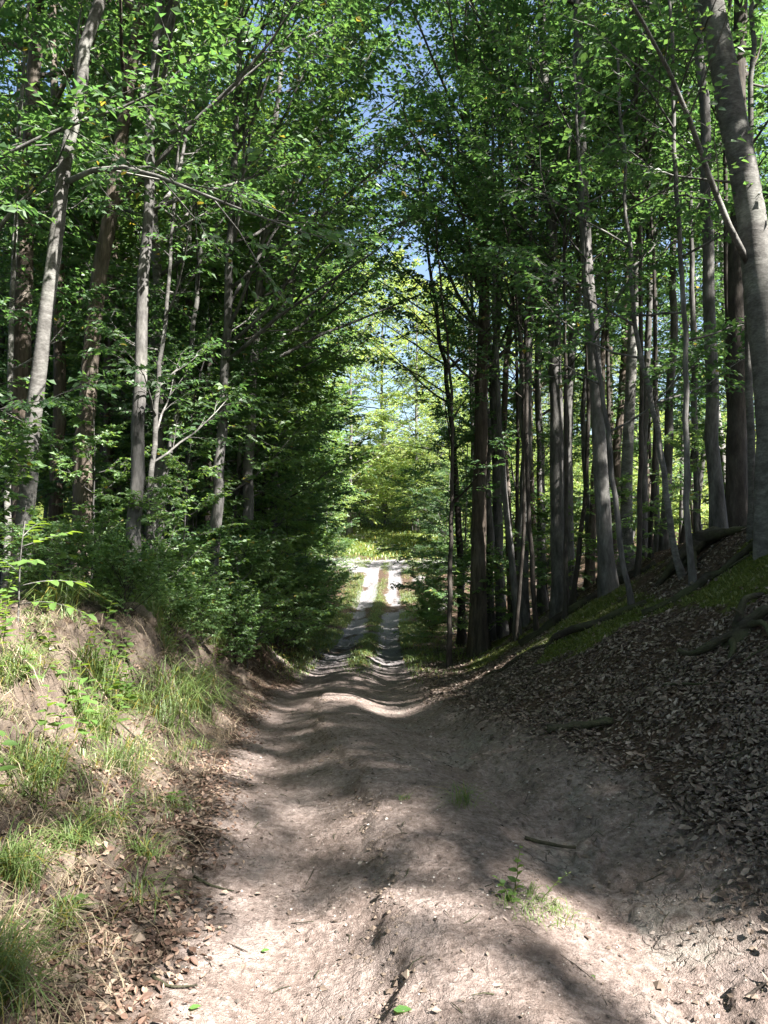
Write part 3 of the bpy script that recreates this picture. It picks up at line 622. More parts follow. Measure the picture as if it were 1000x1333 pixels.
# dense leafy trees crowding the bank side and arching over the track
for i, (x, y, k, sc) in enumerate(ordered([(-4.0, 15.5, 3, .95), (-6.0, 17.5, 0, 1.0), (-4.2, 20.5, 3, 1.05), (-6.5, 22.5, 0, 1.2), (-4.6, 26, 3, 1.1), (-5.0, 31, 3, 1.15), (-7.0, 28, 0, 1.3), (-5.4, 37, 0, 1.2), (-7.5, 34, 3, 1.4), (-10, 26, 0, 1.4), (-9.5, 18.5, 3, 1.2), (-12, 34, 3, 1.5), (-14.5, 27, 0, 1.4)])):
    place(EDGE[k], 'maple_tree', ORD[i] + ' leafy maple along the bank side, counted from the sandy bank toward the clearing', 'tree', x, y, i * 1.3, sc, 'leafy maples over the track'); placed.append((x, y))
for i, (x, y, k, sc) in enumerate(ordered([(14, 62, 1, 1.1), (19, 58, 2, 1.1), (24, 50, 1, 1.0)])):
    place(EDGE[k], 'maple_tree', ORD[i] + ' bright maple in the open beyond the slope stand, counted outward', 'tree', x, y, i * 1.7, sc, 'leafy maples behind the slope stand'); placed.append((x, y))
for i, (x, y, k, sc) in enumerate(ordered([(-3.2, 9.4, 1, .85), (-2.9, 12.2, 0, .95), (-2.8, 15.0, 0, 1.15), (-3.0, 19.5, 1, 1.1), (-4.0, 27, 1, 1.1)])):
    place(REACH[k], 'forest_tree', ORD[i] + ' tall tree along the bank edge with its crown above the track', 'tree', x, y, rnd.uniform(-.4, .4), sc, 'crowns above the track'); placed.append((x, y))
# understory
for i, (x, y, k, sc, rz) in enumerate(ordered([(-5.6, 8.6, 2, .8, 0), (-4.0, 13.5, 2, .9, 2), (-4.6, 16.0, 1, 1.0, 3), (-3.6, 18.5, 0, 1.0, 4), (-5.6, 19.5, 3, 1.1, 5), (-3.6, 22.5, 1, .9, .5),
                        (-4.8, 25, 0, 1.1, 1.5), (-3.8, 28, 3, .9, 2.5), (-5.2, 30, 1, 1.1, 3.5), (-4.4, 33, 0, 1.0, 4.5), (-4.8, 39, 1, 1.1, 5.5), (-8.0, 11.5, 0, 1.0, 2.2), (-7.5, 15, 1, 1.1, 3.3), (-8, 20, 3, 1.2, 4.4), (-6.5, 24, 1, 1.2, .3), (-3.3, 41, 0, .8, 1)])):
    place(UNDER[k], 'understory_tree', ORD[i] + ' layered understory tree along the sandy-bank side, counted toward the clearing', 'tree', x, y, rz, sc, 'understory along the bank'); placed.append((x, y))
for i, (x, y, k, sc, rz) in enumerate(ordered([(3.4, 19, 2, .9, 0), (2.4, 24, 0, .9, 1), (4.8, 26, 1, 1.0, 2), (3.2, 30, 2, .8, 3), (6.5, 20, 0, 1.0, 1.5), (7.4, 14.5, 2, 1.0, 2.4), (8.5, 18, 1, 1.1, 3.1), (9.5, 24, 1, 1.0, 4.1), (3.0, 41.5, 0, .75, 2)])):
    place(UNDER[k], 'understory_tree', ORD[i] + ' layered understory tree among the slope-side trunks, counted toward the clearing', 'tree', x, y, rz, sc, 'understory in the slope stand'); placed.append((x, y))
# trees round the sunny clearing and the wood's far edge
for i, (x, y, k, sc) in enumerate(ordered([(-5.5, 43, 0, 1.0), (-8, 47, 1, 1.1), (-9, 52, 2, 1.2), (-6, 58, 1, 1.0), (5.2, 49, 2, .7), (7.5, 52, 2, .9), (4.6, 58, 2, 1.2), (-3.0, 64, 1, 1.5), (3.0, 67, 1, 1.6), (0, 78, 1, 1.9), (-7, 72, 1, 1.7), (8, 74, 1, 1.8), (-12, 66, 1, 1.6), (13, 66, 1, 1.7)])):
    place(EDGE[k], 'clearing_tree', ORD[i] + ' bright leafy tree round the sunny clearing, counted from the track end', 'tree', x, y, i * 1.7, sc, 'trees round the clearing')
for i in range(34):
    a = R(-46 + 92 * (i + rnd.uniform(-.3, .3)) / 33); d = rnd.uniform(46, 62); x, y = math.sin(a) * d, math.cos(a) * d
    if abs(x) < 9: continue
    if a > 0: x, y = x * 1.18, y * 1.18
    place(EDGE[rnd.randrange(4) if a < 0 else rnd.choice((1, 2))], 'far_tree', 'far leafy tree closing off the wood behind the trunks', 'tree', x, y, i * 2.1, rnd.uniform(1.3, 1.9) if a < 0 else rnd.uniform(.8, 1.15), 'far wood edge')
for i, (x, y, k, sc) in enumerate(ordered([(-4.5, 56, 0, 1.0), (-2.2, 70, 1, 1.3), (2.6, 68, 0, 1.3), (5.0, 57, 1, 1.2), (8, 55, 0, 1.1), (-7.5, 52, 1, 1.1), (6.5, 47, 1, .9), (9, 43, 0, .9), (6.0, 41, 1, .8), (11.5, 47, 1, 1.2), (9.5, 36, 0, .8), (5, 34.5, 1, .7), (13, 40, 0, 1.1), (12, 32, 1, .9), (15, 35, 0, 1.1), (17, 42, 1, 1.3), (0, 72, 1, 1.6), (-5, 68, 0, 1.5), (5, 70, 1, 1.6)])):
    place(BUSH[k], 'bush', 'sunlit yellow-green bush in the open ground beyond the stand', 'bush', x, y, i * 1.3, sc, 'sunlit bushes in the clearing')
# saplings and shrubs
for i, (x, y, k, sc) in enumerate(ordered([(-2.9, 9.6, 0, .8), (-3.1, 11.5, 1, .9), (-2.4, 13, 2, 1.1), (-2.7, 15, 0, 1.0), (-2.9, 17, 1, 1.0), (-2.6, 20, 1, 1.1), (-2.5, 24, 1, 1.2), (-4.2, 10.6, 1, .9), (-5.0, 14, 1, 1.0), (-2.3, 31, 1, 1.2), (-2.3, 35, 0, 1.3), (-4.2, 7.8, 2, 1.0), (-3.9, 21, 1, 1.3)])):
    place(SAPL[k], 'sapling', ORD[i] + ' leafy sapling along the brushy bank edge, counted toward the clearing', 'sapling', x, y, i * 1.9, sc, 'saplings along the bank')
for i, (x, y, k, sc) in enumerate(ordered([(1.7, 19.5, 0, .9), (2.3, 17.6, 2, 1.2), (2.6, 21.5, 1, .9), (1.5, 26, 0, 1.0), (3.6, 16, 2, 1.2), (4.2, 13.2, 2, .9), (5.2, 12.2, 0, .8)])):
    place(SAPL[k], 'sapling', ORD[i] + ' leafy sapling among the slope-foot trunks, counted toward the clearing', 'sapling', x, y, i * 2.3, sc, 'saplings in the slope stand')
for i, (x, y, k, sc) in enumerate(ordered([(-2.5, 14.3, 1, 1.0), (-2.3, 16.0, 1, 1.1), (-2.7, 17.5, 0, 1.2), (-2.2, 18.6, 1, .9), (-3.2, 12.6, 0, 1.0), (-2.9, 10.6, 0, .7), (-3.4, 15.2, 1, 1.2), (-2.4, 21.5, 1, 1.1), (-2.3, 26, 1, 1.2), (-2.4, 29, 0, 1.3)])):
    place(SHRUB[k], 'shrub', ORD[i] + ' dense dark shrub past the sandy bank, counted toward the clearing', 'shrub', x, y, i * 2.9, sc, 'shrubs at the bank end')
for i, (x, y, k, sc) in enumerate(ordered([(1.4, 22.5, 0, .8), (1.6, 28.5, 1, .9), (3.4, 41, 1, 1.0), (-3.0, 40, 1, 1.0), (-4.8, 46, 1, 1.4), (5.0, 50, 1, 1.3)])):
    place(SHRUB[k], 'shrub', ORD[i] + ' low shrub on the grassy verge, counted toward the clearing', 'shrub', x, y, i * 2.9, sc, 'shrubs on the verge')

for i, (x, y, k, sc) in enumerate(ordered([(-2.3, 6.6, 0, .42), (-2.55, 7.4, 1, .40), (-2.35, 8.2, 0, .5), (-2.7, 8.8, 1, .45), (-2.4, 9.6, 0, .55), (-2.9, 6.2, 1, .4), (-2.6, 10.6, 1, .5), (-2.3, 11.6, 0, .7), (-3.0, 7.6, 0, .6)])):
    place(SHRUB[k], 'bramble', ORD[i] + ' low leafy bramble on the bank slope, counted toward the clearing', 'bramble', x, y, i * 2.1, sc, 'brambles on the bank slope')
# ------------------------------------------------------------------ ground cover
nr = np.random.default_rng(5)
def blades(pos, nrm, h, w, rng, lean=.5, mat=0, down=None):
    n = len(pos); a = rng.uniform(0, 2 * np.pi, n); out = np.stack([np.cos(a), np.sin(a), np.zeros(n)], 1)
    if down is not None: out = unit(out * .7 + down)
    side = np.stack([-np.sin(a), np.cos(a), np.zeros(n)], 1)
    up = unit(np.array([0, 0, 1.0]) + nrm * .4); h = h[:, None]; w = w[:, None]; l = (lean * rng.uniform(.3, 1.4, n))[:, None]
    p1 = pos + up * h * .45 + out * h * l * .22; p2 = pos + up * h * .8 * (1 - .25 * l) + out * h * l * .62; p3 = pos + up * h * (.95 - .55 * l) + out * h * l * 1.15
    V = np.stack([pos - side * w * .5, pos + side * w * .5, p1 - side * w * .5, p1 + side * w * .5, p2 - side * w * .35, p2 + side * w * .35, p3], 1)
    i = np.arange(n)[:, None] * 7
    return V.reshape(-1, 3), [(np.concatenate([i + [0, 1, 3, 2], i + [2, 3, 5, 4]]), mat), (i + [4, 5, 6], mat)]
def tuft(c, n, r, h, rng):
    a = rng.uniform(0, 6.283, n); q = r * np.sqrt(rng.random(n)); x = c[0] + q * np.cos(a); y_ = c[1] + q * np.sin(a)
    return np.stack([x, y_, terrain(x, y_) - .01], 1), h * rng.uniform(.5, 1.15, n)

# leaf litter on the slope and along both edges
def litter(n, gen, mats, name, label, size, lift=.02, lay=.35, near=0):
    x, y_ = gen(n); z = terrain(x, y_); N = tnormal(x, y_); n = len(x)
    a = nr.uniform(0, 6.283, n); D = np.stack([np.cos(a), np.sin(a), nr.normal(0, .18, n)], 1); N2 = N + nr.normal(0, lay, (n, 3))
    D = D - (D * N).sum(1, keepdims=True) * N + N * nr.normal(0, .3, n)[:, None]
    L = np.clip(size * np.exp(nr.normal(-.08, .38, n)), size * .35, size * 1.7); P = np.stack([x, y_, z + nr.uniform(.002, lift, n)], 1) - unit(D) * (L / 2)[:, None]
    W = L * nr.uniform(.42, .7, n); k = y_ < near; a = Acc()
    if k.any(): a.add(*leaf_batch(P[k], D[k], N2[k], L[k], W[k], 0, True, droop=-.2, fold=.3))
    a.add(*leaf_batch(P[~k], D[~k], N2[~k], L[~k], W[~k], 0, False, droop=-.12, fold=.22))
    return mk(name, a.mesh(name, mats), kind='stuff', label=label, category='leaves')
def g_right(n):
    y_ = np.exp(nr.uniform(math.log(2.2), math.log(20), n)); d = np.abs(nr.normal(.0, 1, n)) ** 1.0 * 2.2 + nr.normal(-.12, .2, n)
    x = t_xc(y_) + t_hw(y_) + d; k = (d > -.6) & (d < 6.5); 
    k &= (nr.random(n) < sstep(-.6, .45, d + .3 * fbm(x * 1.5, y_ * 1.5, 7, 3)) * (.25 + .75 * sstep(-.45, .05, fbm(x * 2.2, y_ * 2.2, 13, 4))))
    k &= nr.random(n) > .92 * sstep(.3, .6, terrain(x, y_, True)[1]['ms'])
    return x[k], y_[k]
def g_left(n):
    y_ = np.exp(nr.uniform(math.log(1.6), math.log(16), n)); d = nr.uniform(-.25, 1.2, n)
    x = t_xc(y_) - t_hw(y_) - d; k = nr.random(n) < sstep(-.25, .12, d) * sstep(1.2, .3, d) * sstep(-.5, .3, fbm(x * 2, y_ * 2, 9, 3) + .25)
    return x[k], y_[k]
def g_floor(n):
    y_ = nr.uniform(5, 22, n); d = nr.uniform(1.3, 7, n); x = t_xc(y_) - t_hw(y_) - d; return x, y_
litter(120000, g_right, [M['litter']], 'leaf_litter', 'thick brown leaf litter covering the slope', .037, .026, .38, 4.6)
litter(32000, g_left, [M['litter_red']], 'leaf_litter', 'russet leaf litter along the toe of the sandy bank', .027, .012, .4, 4.2)
litter(5000, g_floor, [M['litter']], 'leaf_litter', 'brown leaf litter on the shaded floor above the bank', .075, .03)
def g_track(n):
    y_ = np.exp(nr.uniform(math.log(1.8), math.log(14), n)); x = t_xc(y_) + nr.uniform(-1.3, 1.4, n)
    k = nr.random(n) < .25 + .75 * sstep(.5, 1.3, x - t_xc(y_)); return x[k], y_[k]
litter(6000, g_track, [M['litter']], 'leaf_litter', 'scattered bits of dry leaf strewn over the bare track', .022, .005, .25)

# twig bits
n = 900; y_ = np.exp(nr.uniform(math.log(1.8), math.log(11), n)); x = t_xc(y_) + np.where(nr.random(n) < .35, nr.uniform(-1.3, 1.3, n), nr.uniform(1.0, 2.6, n)); x = np.where(nr.random(n) < .3, t_xc(y_) - t_hw(y_) - nr.uniform(-.1, .6, n), x)
a = nr.uniform(0, 6.283, n); L = nr.uniform(.02, .12, n); x2, y2 = x + np.cos(a) * L, y_ + np.sin(a) * L; xm, ym = (x + x2) / 2 + nr.normal(0, .004, n), (y_ + y2) / 2 + nr.normal(0, .004, n)
tp = np.stack([np.stack([x, y_, terrain(x, y_) + .004], 1), np.stack([xm, ym, terrain(xm, ym) + .008], 1), np.stack([x2, y2, terrain(x2, y2) + .004], 1)], 1)
v, f = tubes(tp, np.outer(nr.uniform(.0012, .0032, n), [1, .9, .6]), 4)
mk('twig_litter', mesh_np('twig_litter', v, f, [M['dead_wood']]), kind='stuff', label='broken twig bits scattered over the track edges', category='twigs')
# pebbles and crumbs on the track
ico = None
def pebbles(n, gen, size, name, label, mat):
    x, y_ = gen(n); n = len(x); z = terrain(x, y_)
    base = np.array([[1, 0, 0], [-1, 0, 0], [0, 1, 0], [0, -1, 0], [0, 0, 1], [0, 0, -1]], float)
    fc = np.array([[0, 2, 4], [2, 1, 4], [1, 3, 4], [3, 0, 4], [2, 0, 5], [1, 2, 5], [3, 1, 5], [0, 3, 5]])
    r = size * np.exp(nr.normal(-.3, .55, n)); V = base[None] * (r[:, None, None]) * nr.uniform(.55, 1.25, (n, 6, 1)) * np.array([1, 1, .6])
    a = nr.uniform(0, 6.28, n)[:, None]; V = np.stack([V[..., 0] * np.cos(a) - V[..., 1] * np.sin(a), V[..., 0] * np.sin(a) + V[..., 1] * np.cos(a), V[..., 2]], -1)
    V += np.stack([x, y_, z + r * .15], 1)[:, None]
    return mk(name, mesh_np(name, V, [((fc[None] + (np.arange(n) * 6)[:, None, None]).reshape(-1, 3), 0)], [mat]), kind='stuff', label=label, category='gravel')
def g_peb(n):
    y_ = np.exp(nr.uniform(math.log(1.7), math.log(11), n)); x = t_xc(y_) + nr.uniform(-1.25, 1.5, n)
    k = nr.random(n) < .25 + .75 * sstep(-.1, .5, fbm(x * 1.8, y_ * 1.8, 33, 3)); return x[k], y_[k]
pebbles(15000, g_peb, .0052, 'gravel', 'fine gravel and crumbs of dirt strewn on the track', M['pebble'])
def g_clod(n):
    y_ = np.exp(nr.uniform(math.log(1.9), math.log(12), n)); e = nr.random(n)
    rel = np.where(e < .45, -.45 + nr.normal(0, .07, n), np.where(e < .75, .85 + nr.normal(0, .2, n), 1.3 + nr.normal(0, .1, n)))
    return t_xc(y_) + rel, y_
pebbles(2600, g_clod, .009, 'dirt_clods', 'crumbled dirt clods along the broken edges of the ruts', M['clod'])

def g_bank(n):
    y_ = np.exp(nr.uniform(math.log(2.2), math.log(10), n)); x = t_xc(y_) - t_hw(y_) - nr.uniform(.05, 1.7, n); return x, y_
pebbles(2600, g_bank, .013, 'soil_clods', 'crumbled soil clods strewn down the sandy bank face', M['clod'])
# grass: bank, verges, centre strip
def grass_obj(name, label, parts, mats):
    a = Acc()
    for v, f in parts: a.add(v, f)
    return mk(name, a.mesh(name, mats), kind='stuff', label=label, category='grass')
def edge_pos(side, y_, d):
    x = t_xc(y_) + side * (t_hw(y_) + d); return np.stack([x, y_, terrain(x, y_) - .01], 1)
parts = []
n = 12000; y_ = np.exp(nr.uniform(math.log(2.0), math.log(14), n)); d = nr.uniform(.1, 1.6, n); p = edge_pos(-1, y_, d)
k = nr.random(n) < sstep(-.05, .35, fbm(p[:, 0] * 1.9, p[:, 1] * 1.9, 44, 3) + .05); p = p[k]; m = len(p)
dn = tnormal(p[:, 0], p[:, 1]); dn2 = np.stack([dn[:, 0], dn[:, 1], -.4 * np.ones(m)], 1)
parts.append(blades(p, dn, nr.uniform(.08, .24, m), nr.uniform(.0025, .005, m), nr, 1.1, 0, dn2))
grass_obj('dry_grass', 'straw-coloured dry grass hanging down the sandy bank face', parts, [M['straw']])
parts = []
for c, n, r, h in [((-1.5, 3.05), 260, .09, .26), ((-1.75, 3.75), 240, .12, .30), ((-2.15, 4.2), 160, .10, .24), ((-1.22, 2.35), 320, .10, .24), ((-1.95, 4.9), 260, .14, .34),
                   ((-1.45, 3.45), 160, .07, .22), ((-1.55, 4.4), 160, .1, .26), ((-1.3, 3.0), 90, .06, .15), ((-1.15, 3.6), 90, .06, .16)]:
    q, hh = tuft(c, n, r, h, nr); parts.append(blades(q, np.tile([[.4, 0, 1.]], (n, 1)), hh, np.full(n, .0045), nr, 1.0))
for k in range(44):
    yy = nr.uniform(2.3, 6); c = (float(t_xc(yy) - t_hw(yy)) - nr.uniform(.2, 1.5), yy)
    q, hh = tuft(c, 45, .09, nr.uniform(.08, .2), nr); parts.append(blades(q, np.tile([[.5, 0, 1.]], (45, 1)), hh, nr.uniform(.003, .006, 45), nr, 1.2))
for k in range(30):
    yy = nr.uniform(5.5, 12); c = (float(t_xc(yy) - t_hw(yy)) - nr.uniform(.45, 1.7), yy)
    q, hh = tuft(c, 130, .16, nr.uniform(.28, .5), nr); parts.append(blades(q, np.tile([[.5, 0, 1.]], (130, 1)), hh, nr.uniform(.005, .009, 130), nr, 1.0))
grass_obj('grass', 'long arching green grass in tufts along the sandy bank', parts, [M['grass']])
parts = []
n = 11000; y_ = nr.uniform(13.5, 44, n); x = t_xc(y_) + .02 + nr.normal(0, .17, n); k = nr.random(n) < sstep(-.1, .25, fbm(y_ * .45, x * .8, 61, 3) + .05) * sstep(13.5, 17, y_)
x, y_ = x[k], y_[k]; m = len(x); p = np.stack([x, y_, terrain(x, y_) - .01], 1)
parts.append(blades(p, np.tile([[0, 0, 1.]], (m, 1)), nr.uniform(.04, .14, m), nr.uniform(.008, .014, m), nr, .9))
for sd, n in ((-1, 20000), (1, 20000)):
    y_ = nr.uniform(12, 46, n); d = nr.gamma(1.6, .45, n) - .2; p = edge_pos(sd, y_, d)
    k = nr.random(n) < sstep(-.3, .25, fbm(p[:, 0] * .7, p[:, 1] * .7, 63, 3) + .1) * sstep(12, 17, y_); p = p[k]; m = len(p)
    parts.append(blades(p, np.tile([[0, 0, 1.]], (m, 1)), nr.uniform(.05, .2, m) * (.5 + .5 * sstep(12, 20, p[:, 1])), nr.uniform(.009, .016, m), nr, .9))
grass_obj('grass', 'green grass on the verges and centre strip of the distant track', parts, [M['grass']])
parts = []
n = 12000; y_ = nr.uniform(46, 80, n); x = nr.uniform(-12, 14, n); p = np.stack([x, y_, terrain(x, y_) - .01], 1)
parts.append(blades(p, np.tile([[0, 0, 1.]], (n, 1)), nr.uniform(.15, .4, n), nr.uniform(.05, .09, n), nr, .8))
grass_obj('grass', 'sunlit meadow grass in the clearing beyond the track', parts, [M['grass']])

n = 42000; y_ = nr.uniform(5, 16, n); d = nr.uniform(.5, 5, n); x = t_xc(y_) + t_hw(y_) + d; ms_ = terrain(x, y_, True)[1]['ms']; k = nr.random(n) < sstep(.35, .7, ms_); x, y_ = x[k], y_[k]; m = len(x)
grass_obj('moss', 'short yellow-green moss cushions on the upper slope', [blades(np.stack([x, y_, terrain(x, y_) - .004], 1), tnormal(x, y_), nr.uniform(.02, .06, m), nr.uniform(.008, .014, m), nr, .9)], [M['moss']])['category'] = 'moss'
# ------------------------------------------------------------------ single plants, roots, logs, sticks
LEAF_ME = {}
def leaf_mesh(key, L, W, mat, droop=.15):
    if key not in LEAF_ME:
        z = np.zeros((1, 3)); V, f = leaf_batch(z, np.array([[0, 1., 0]]), np.array([[0, 0, 1.]]), [L], [W], 0, True, droop, .12)
        LEAF_ME[key] = mesh_np('leaf_' + key, V, f, [M[mat]], True)
    return LEAF_ME[key]
def put_leaf(parent, me, p, d, n, s):
    o = mk('leaf', me, parent); d = Vector(d).normalized(); n = Vector(n); n = (n - d * n.dot(d)).normalized(); x = d.cross(n)
    from mathutils import Matrix
    mt = Matrix((x, d, n)).transposed().to_4x4() @ Matrix.Scale(s, 4); mt.translation = Vector(p); o.matrix_local = mt
    return o
def plant(name, label, x, y, h, nleaf, key, L, W, rng, lean=(0, 0), pairs=True, mat='leaf_weed', cat='plant', group=None, start=.2, elev=.25, shrink=.5, fork=0):
    e = root(name, label, cat, (x, y, tz(x, y)), 0, 1, group); me = leaf_mesh(key, L, W, mat)
    t = np.linspace(0, 1, 8); P = np.stack([lean[0] * t ** 1.6, lean[1] * t ** 1.6, h * t - .03], 1) + np.concatenate([[[0, 0, 0]], rng.normal(0, h * .012, (7, 3))])
    V, f = tubes(P[None], np.linspace(.0045, .0016, 8)[None] * (h / .5) ** .4, 5); mk('stem', mesh_np('stem', V, f, [M['stem']], True), e)
    for i in range(nleaf):
        q = start + (1 - start) * (i + .5) / nleaf; p, d = at_t(P[None], np.array([q])); a = i * (2.4 if not pairs else 3.14159 + .35) + rng.normal(0, .3)
        D = np.array([math.cos(a), math.sin(a), elev + rng.normal(0, .2)]); s = (1 - shrink * q) * rng.uniform(.8, 1.15)
        put_leaf(e, me, p[0], D, np.array([0, 0, 1.]) + rng.normal(0, .25, 3), s)
    return e
pr = np.random.default_rng(77)
# broad-leaved sapling on the bank top: wide bright leaves on two drooping side twigs
def broad_sapling(x, y, label):
    e = root('sapling', label, 'sapling', (x, y, tz(x, y)))
    def st(P, r0, r1): V, f = tubes(resample(P, 7)[None], np.linspace(r0, r1, 7)[None], 6); return mesh_np('stem', V, f, [M['bark_smooth']], True), resample(P, 7)
    main = np.array([[0, 0, -.05], [.02, 0, .3], [.0, .02, .6], [.06, -.02, .85]])
    me, Q = st(main, .008, .003); mk('stem', me, e)
    lm = leaf_mesh('broad', .105, .06, 'leaf_weed')
    for a, z, L, dr in [(-.25, .30, .55, -.05), (.15, .42, .42, .02), (2.4, .5, .35, .1), (-.9, .55, .38, .05), (.5, .68, .30, .1), (1.6, .75, .25, .1)]:
        b = at_t(Q[None], np.array([z / .85]))[0][0]; d = np.array([math.cos(a), math.sin(a), 0])
        P = np.array([b, b + d * L * .35 + [0, 0, .04], b + d * L * .7 + [0, 0, dr * .5 + .03], b + d * L + [0, 0, dr]])
        me, q = st(P, .004, .0015); tw_ = mk('twig', me, e)
        for i in range(7):
            p, dd = at_t(q[None], np.array([.25 + .75 * i / 6])); s = 1 if i % 2 else -1
            D = rot_z(dd, np.array([s * (0.9 if i < 6 else .1)]))[0] + [0, 0, -.15]
            put_leaf(tw_, lm, p[0], D, np.array([0, 0, 1.]) + pr.normal(0, .2, 3), pr.uniform(.75, 1.15))
    return e
broad_sapling(-2.55, 5.15, 'broad-leaved beech sapling with bright sunlit leaves on the bank lip')
broad_sapling(-3.1, 6.3, 'second broad-leaved sapling behind the bright one, mostly shaded')
WP = [(-1.62, 3.55, .42, 26, 'tall slender weed with narrow paired leaves on the bare bank face'), (-2.0, 5.3, .38, 22, 'narrow-leaved weed standing at the lip of the bank above the roots'),
      (-1.28, 3.75, .26, 16, 'small bent weed at the toe of the bank by the track'), (-2.25, 4.6, .45, 24, 'narrow-leaved weed behind the yellow grass tuft')]
for x, y, h, n, lb in WP: plant('weed', lb, x, y, h, n, 'narrow', .085, .014, pr, (pr.uniform(0, .12), -.05), False, elev=.45)
for i in range(120):
    yy = 3.2 + 8.5 * pr.random() ** 1.8; dl = pr.uniform(.7, 2.1); x = float(t_xc(yy) - t_hw(yy)) - dl
    plant('seedling', 'knee-high broad-leaved seedling in the green tangle on the bank', x, yy, pr.uniform(.16, .42), 10, 'seed', .12, .072, pr, (pr.uniform(-.05, .12), pr.uniform(-.1, .05)), False, group='seedlings on the bank', start=.35)
for i in range(14):
    yy = pr.uniform(6.5, 13.5); dl = pr.uniform(.5, 1.5); x = float(t_xc(yy) - t_hw(yy)) - dl
    plant('weed', 'tall feathery weed rising out of the long bank grass', x, yy, pr.uniform(.45, .8), 30, 'narrow', .085, .014, pr, (pr.uniform(0, .2), -.05), False, group='feathery weeds in the long grass', elev=.4)
for x, y, lb in [(-1.32, 3.15, 'bright green low seedling at the foot of the sandy bank'), (-1.42, 2.55, 'shaded broad-leaved seedling among dry leaves at the bank toe'), (-1.75, 3.2, 'broad leaf rosette on the eroded bank face'), (-1.3, 4.6, 'three-leaved seedling on the crumbling bank edge')]:
    plant('seedling', lb, x, y, .12, 6, 'seed', .09, .055, pr, (.03, 0), False, start=.4)
# plants on the track crown
plant('weed', 'leafy green weed with round leaves growing on the track crown', .60, 3.40, .24, 11, 'round', .055, .045, pr, (.02, 0), False, start=.15, elev=.3)
plant('weed', 'straggly narrow weed leaning beside the round-leaved one on the crown', .70, 3.36, .17, 16, 'tiny', .035, .010, pr, (.13, -.03), False, start=.1, elev=.5)
plant('weed', 'low round-leaved sprout at the foot of the leafy weed on the crown', .56, 3.30, .13, 10, 'round', .055, .045, pr, (-.06, 0), False, start=.1, elev=.3)
plant('weed', 'tiny low seedling on bare dirt in the rut', .78, 2.78, .05, 5, 'tiny', .035, .010, pr, (0, 0), False)
for c, n, r, h, lb in [((.47, 4.45), 60, .07, .17, 'dark green grass tuft on the track crown'), ((.66, 3.26), 170, .17, .08, 'sparse creeping grass round the leafy weed on the crown'), ((.12, 4.5), 22, .04, .06, 'faint grass sprig on the crown beside the crack')]:
    q, hh = tuft(c, n, r, h, nr); b = np.array([c[0], c[1], tz(*c)]); v, f = blades(q - b, np.tile([[0, 0, 1.]], (n, 1)), hh, np.full(n, .004), nr, 1.1)
    o = mk('grass_tuft', mesh_np('grass_tuft', v, f, [M['grass']]), None, tuple(b), label=lb, category='grass')
# fallen green leaves on the track
for x, y, s, lb in [(.03, 2.52, .9, 'fresh green leaf lying in the sunlit dirt'), (-.68, 2.62, .6, 'small green leaf dropped at the rut edge'), (-.50, 3.05, .5, 'tiny green leaf scrap on the wheel rut')]:
    o = mk('fallen_leaf', leaf_mesh('fallen', .075, .042, 'fresh_leaf', -.08), None, (x, y, tz(x, y) + .008), label=lb, category='leaf'); o.rotation_euler = (0.1, .1, pr.uniform(-2, -1)); o.scale = (s, s, s)

def stick(name, label, cat, pts, r0, r1, mat, n=12, seed=0, jag=.26, group=None, on=True, sides=8):
    rg = np.random.default_rng(900 + seed); P = resample(np.array(pts, float), n)
    b = P[0].copy(); ln = np.linalg.norm(P[-1] - P[0]); P[1:-1] += rg.normal(0, ln * .009, (n - 2, 3))
    rad = np.linspace(r0, r1, n) * rg.uniform(.88, 1.12, n); lob = 1 + rg.normal(0, jag * .5, (1, n, sides))
    V, f = tubes(P[None] - b, rad[None], sides, True, 0, lob)
    o = mk(name, mesh_np(name, V, f, [M[mat]], True), None, tuple(b), label=label, category=cat)
    if group: o['group'] = group
    return o
def onground(u, v, Y, lift=0.0):
    x = (u - 500) / F * Y; return [x, Y, tz(x, Y) + lift]
def gp(x, y, l=0.0): return [x, y, tz(x, y) + l]
stick('fallen_log', 'long dark fallen log slanting down the slope to the track', 'log', [gp(3.15, 8.9, .03), gp(2.6, 9.35, .05), gp(2.1, 9.95, .02), gp(1.75, 10.35, .05), gp(1.45, 10.8, .02)], .06, .03, 'dead_wood', 14, 1)
stick('fallen_log', 'thick mossy log lying across the slope behind the crooked sapling', 'log', [gp(2.3, 12.4, .05), gp(3.0, 12.15, .09), gp(3.7, 12.05, .07), gp(4.3, 11.7, .05)], .10, .07, 'dead_wood', 14, 2)
stick('fallen_log', 'dark log resting along the upper slope below the crest stump', 'log', [gp(2.9, 8.3, .01), gp(3.35, 8.05, .04), gp(3.8, 8.05, .03), gp(4.25, 7.85, .03)], .055, .04, 'dead_wood', 12, 3)
stick('log_piece', 'short dark log piece lying in leaves at the slope foot', 'log', [gp(1.30, 5.95, .03), gp(1.55, 5.9, .035), gp(1.80, 5.85, .035)], .038, .034, 'dead_wood', 8, 4)
stick('stick', 'thin dark stick lying in the silt of the rut', 'stick', [gp(.78, 4.15, .012), gp(.9, 4.12, .014), gp(1.05, 4.1, .012)], .012, .008, 'dead_wood', 7, 5)
stick('stick', 'forked twig lying on the sunlit dirt at the slope side', 'stick', [gp(1.25, 2.72, .008), gp(1.36, 2.75, .012), gp(1.5, 2.76, .01)], .006, .003, 'dead_wood', 8, 6)
stick('stick', 'curved twig on the dirt near the bank toe', 'stick', [gp(-.85, 2.75, .01), gp(-.78, 2.7, .012), gp(-.68, 2.74, .02)], .007, .003, 'dead_wood', 8, 7)
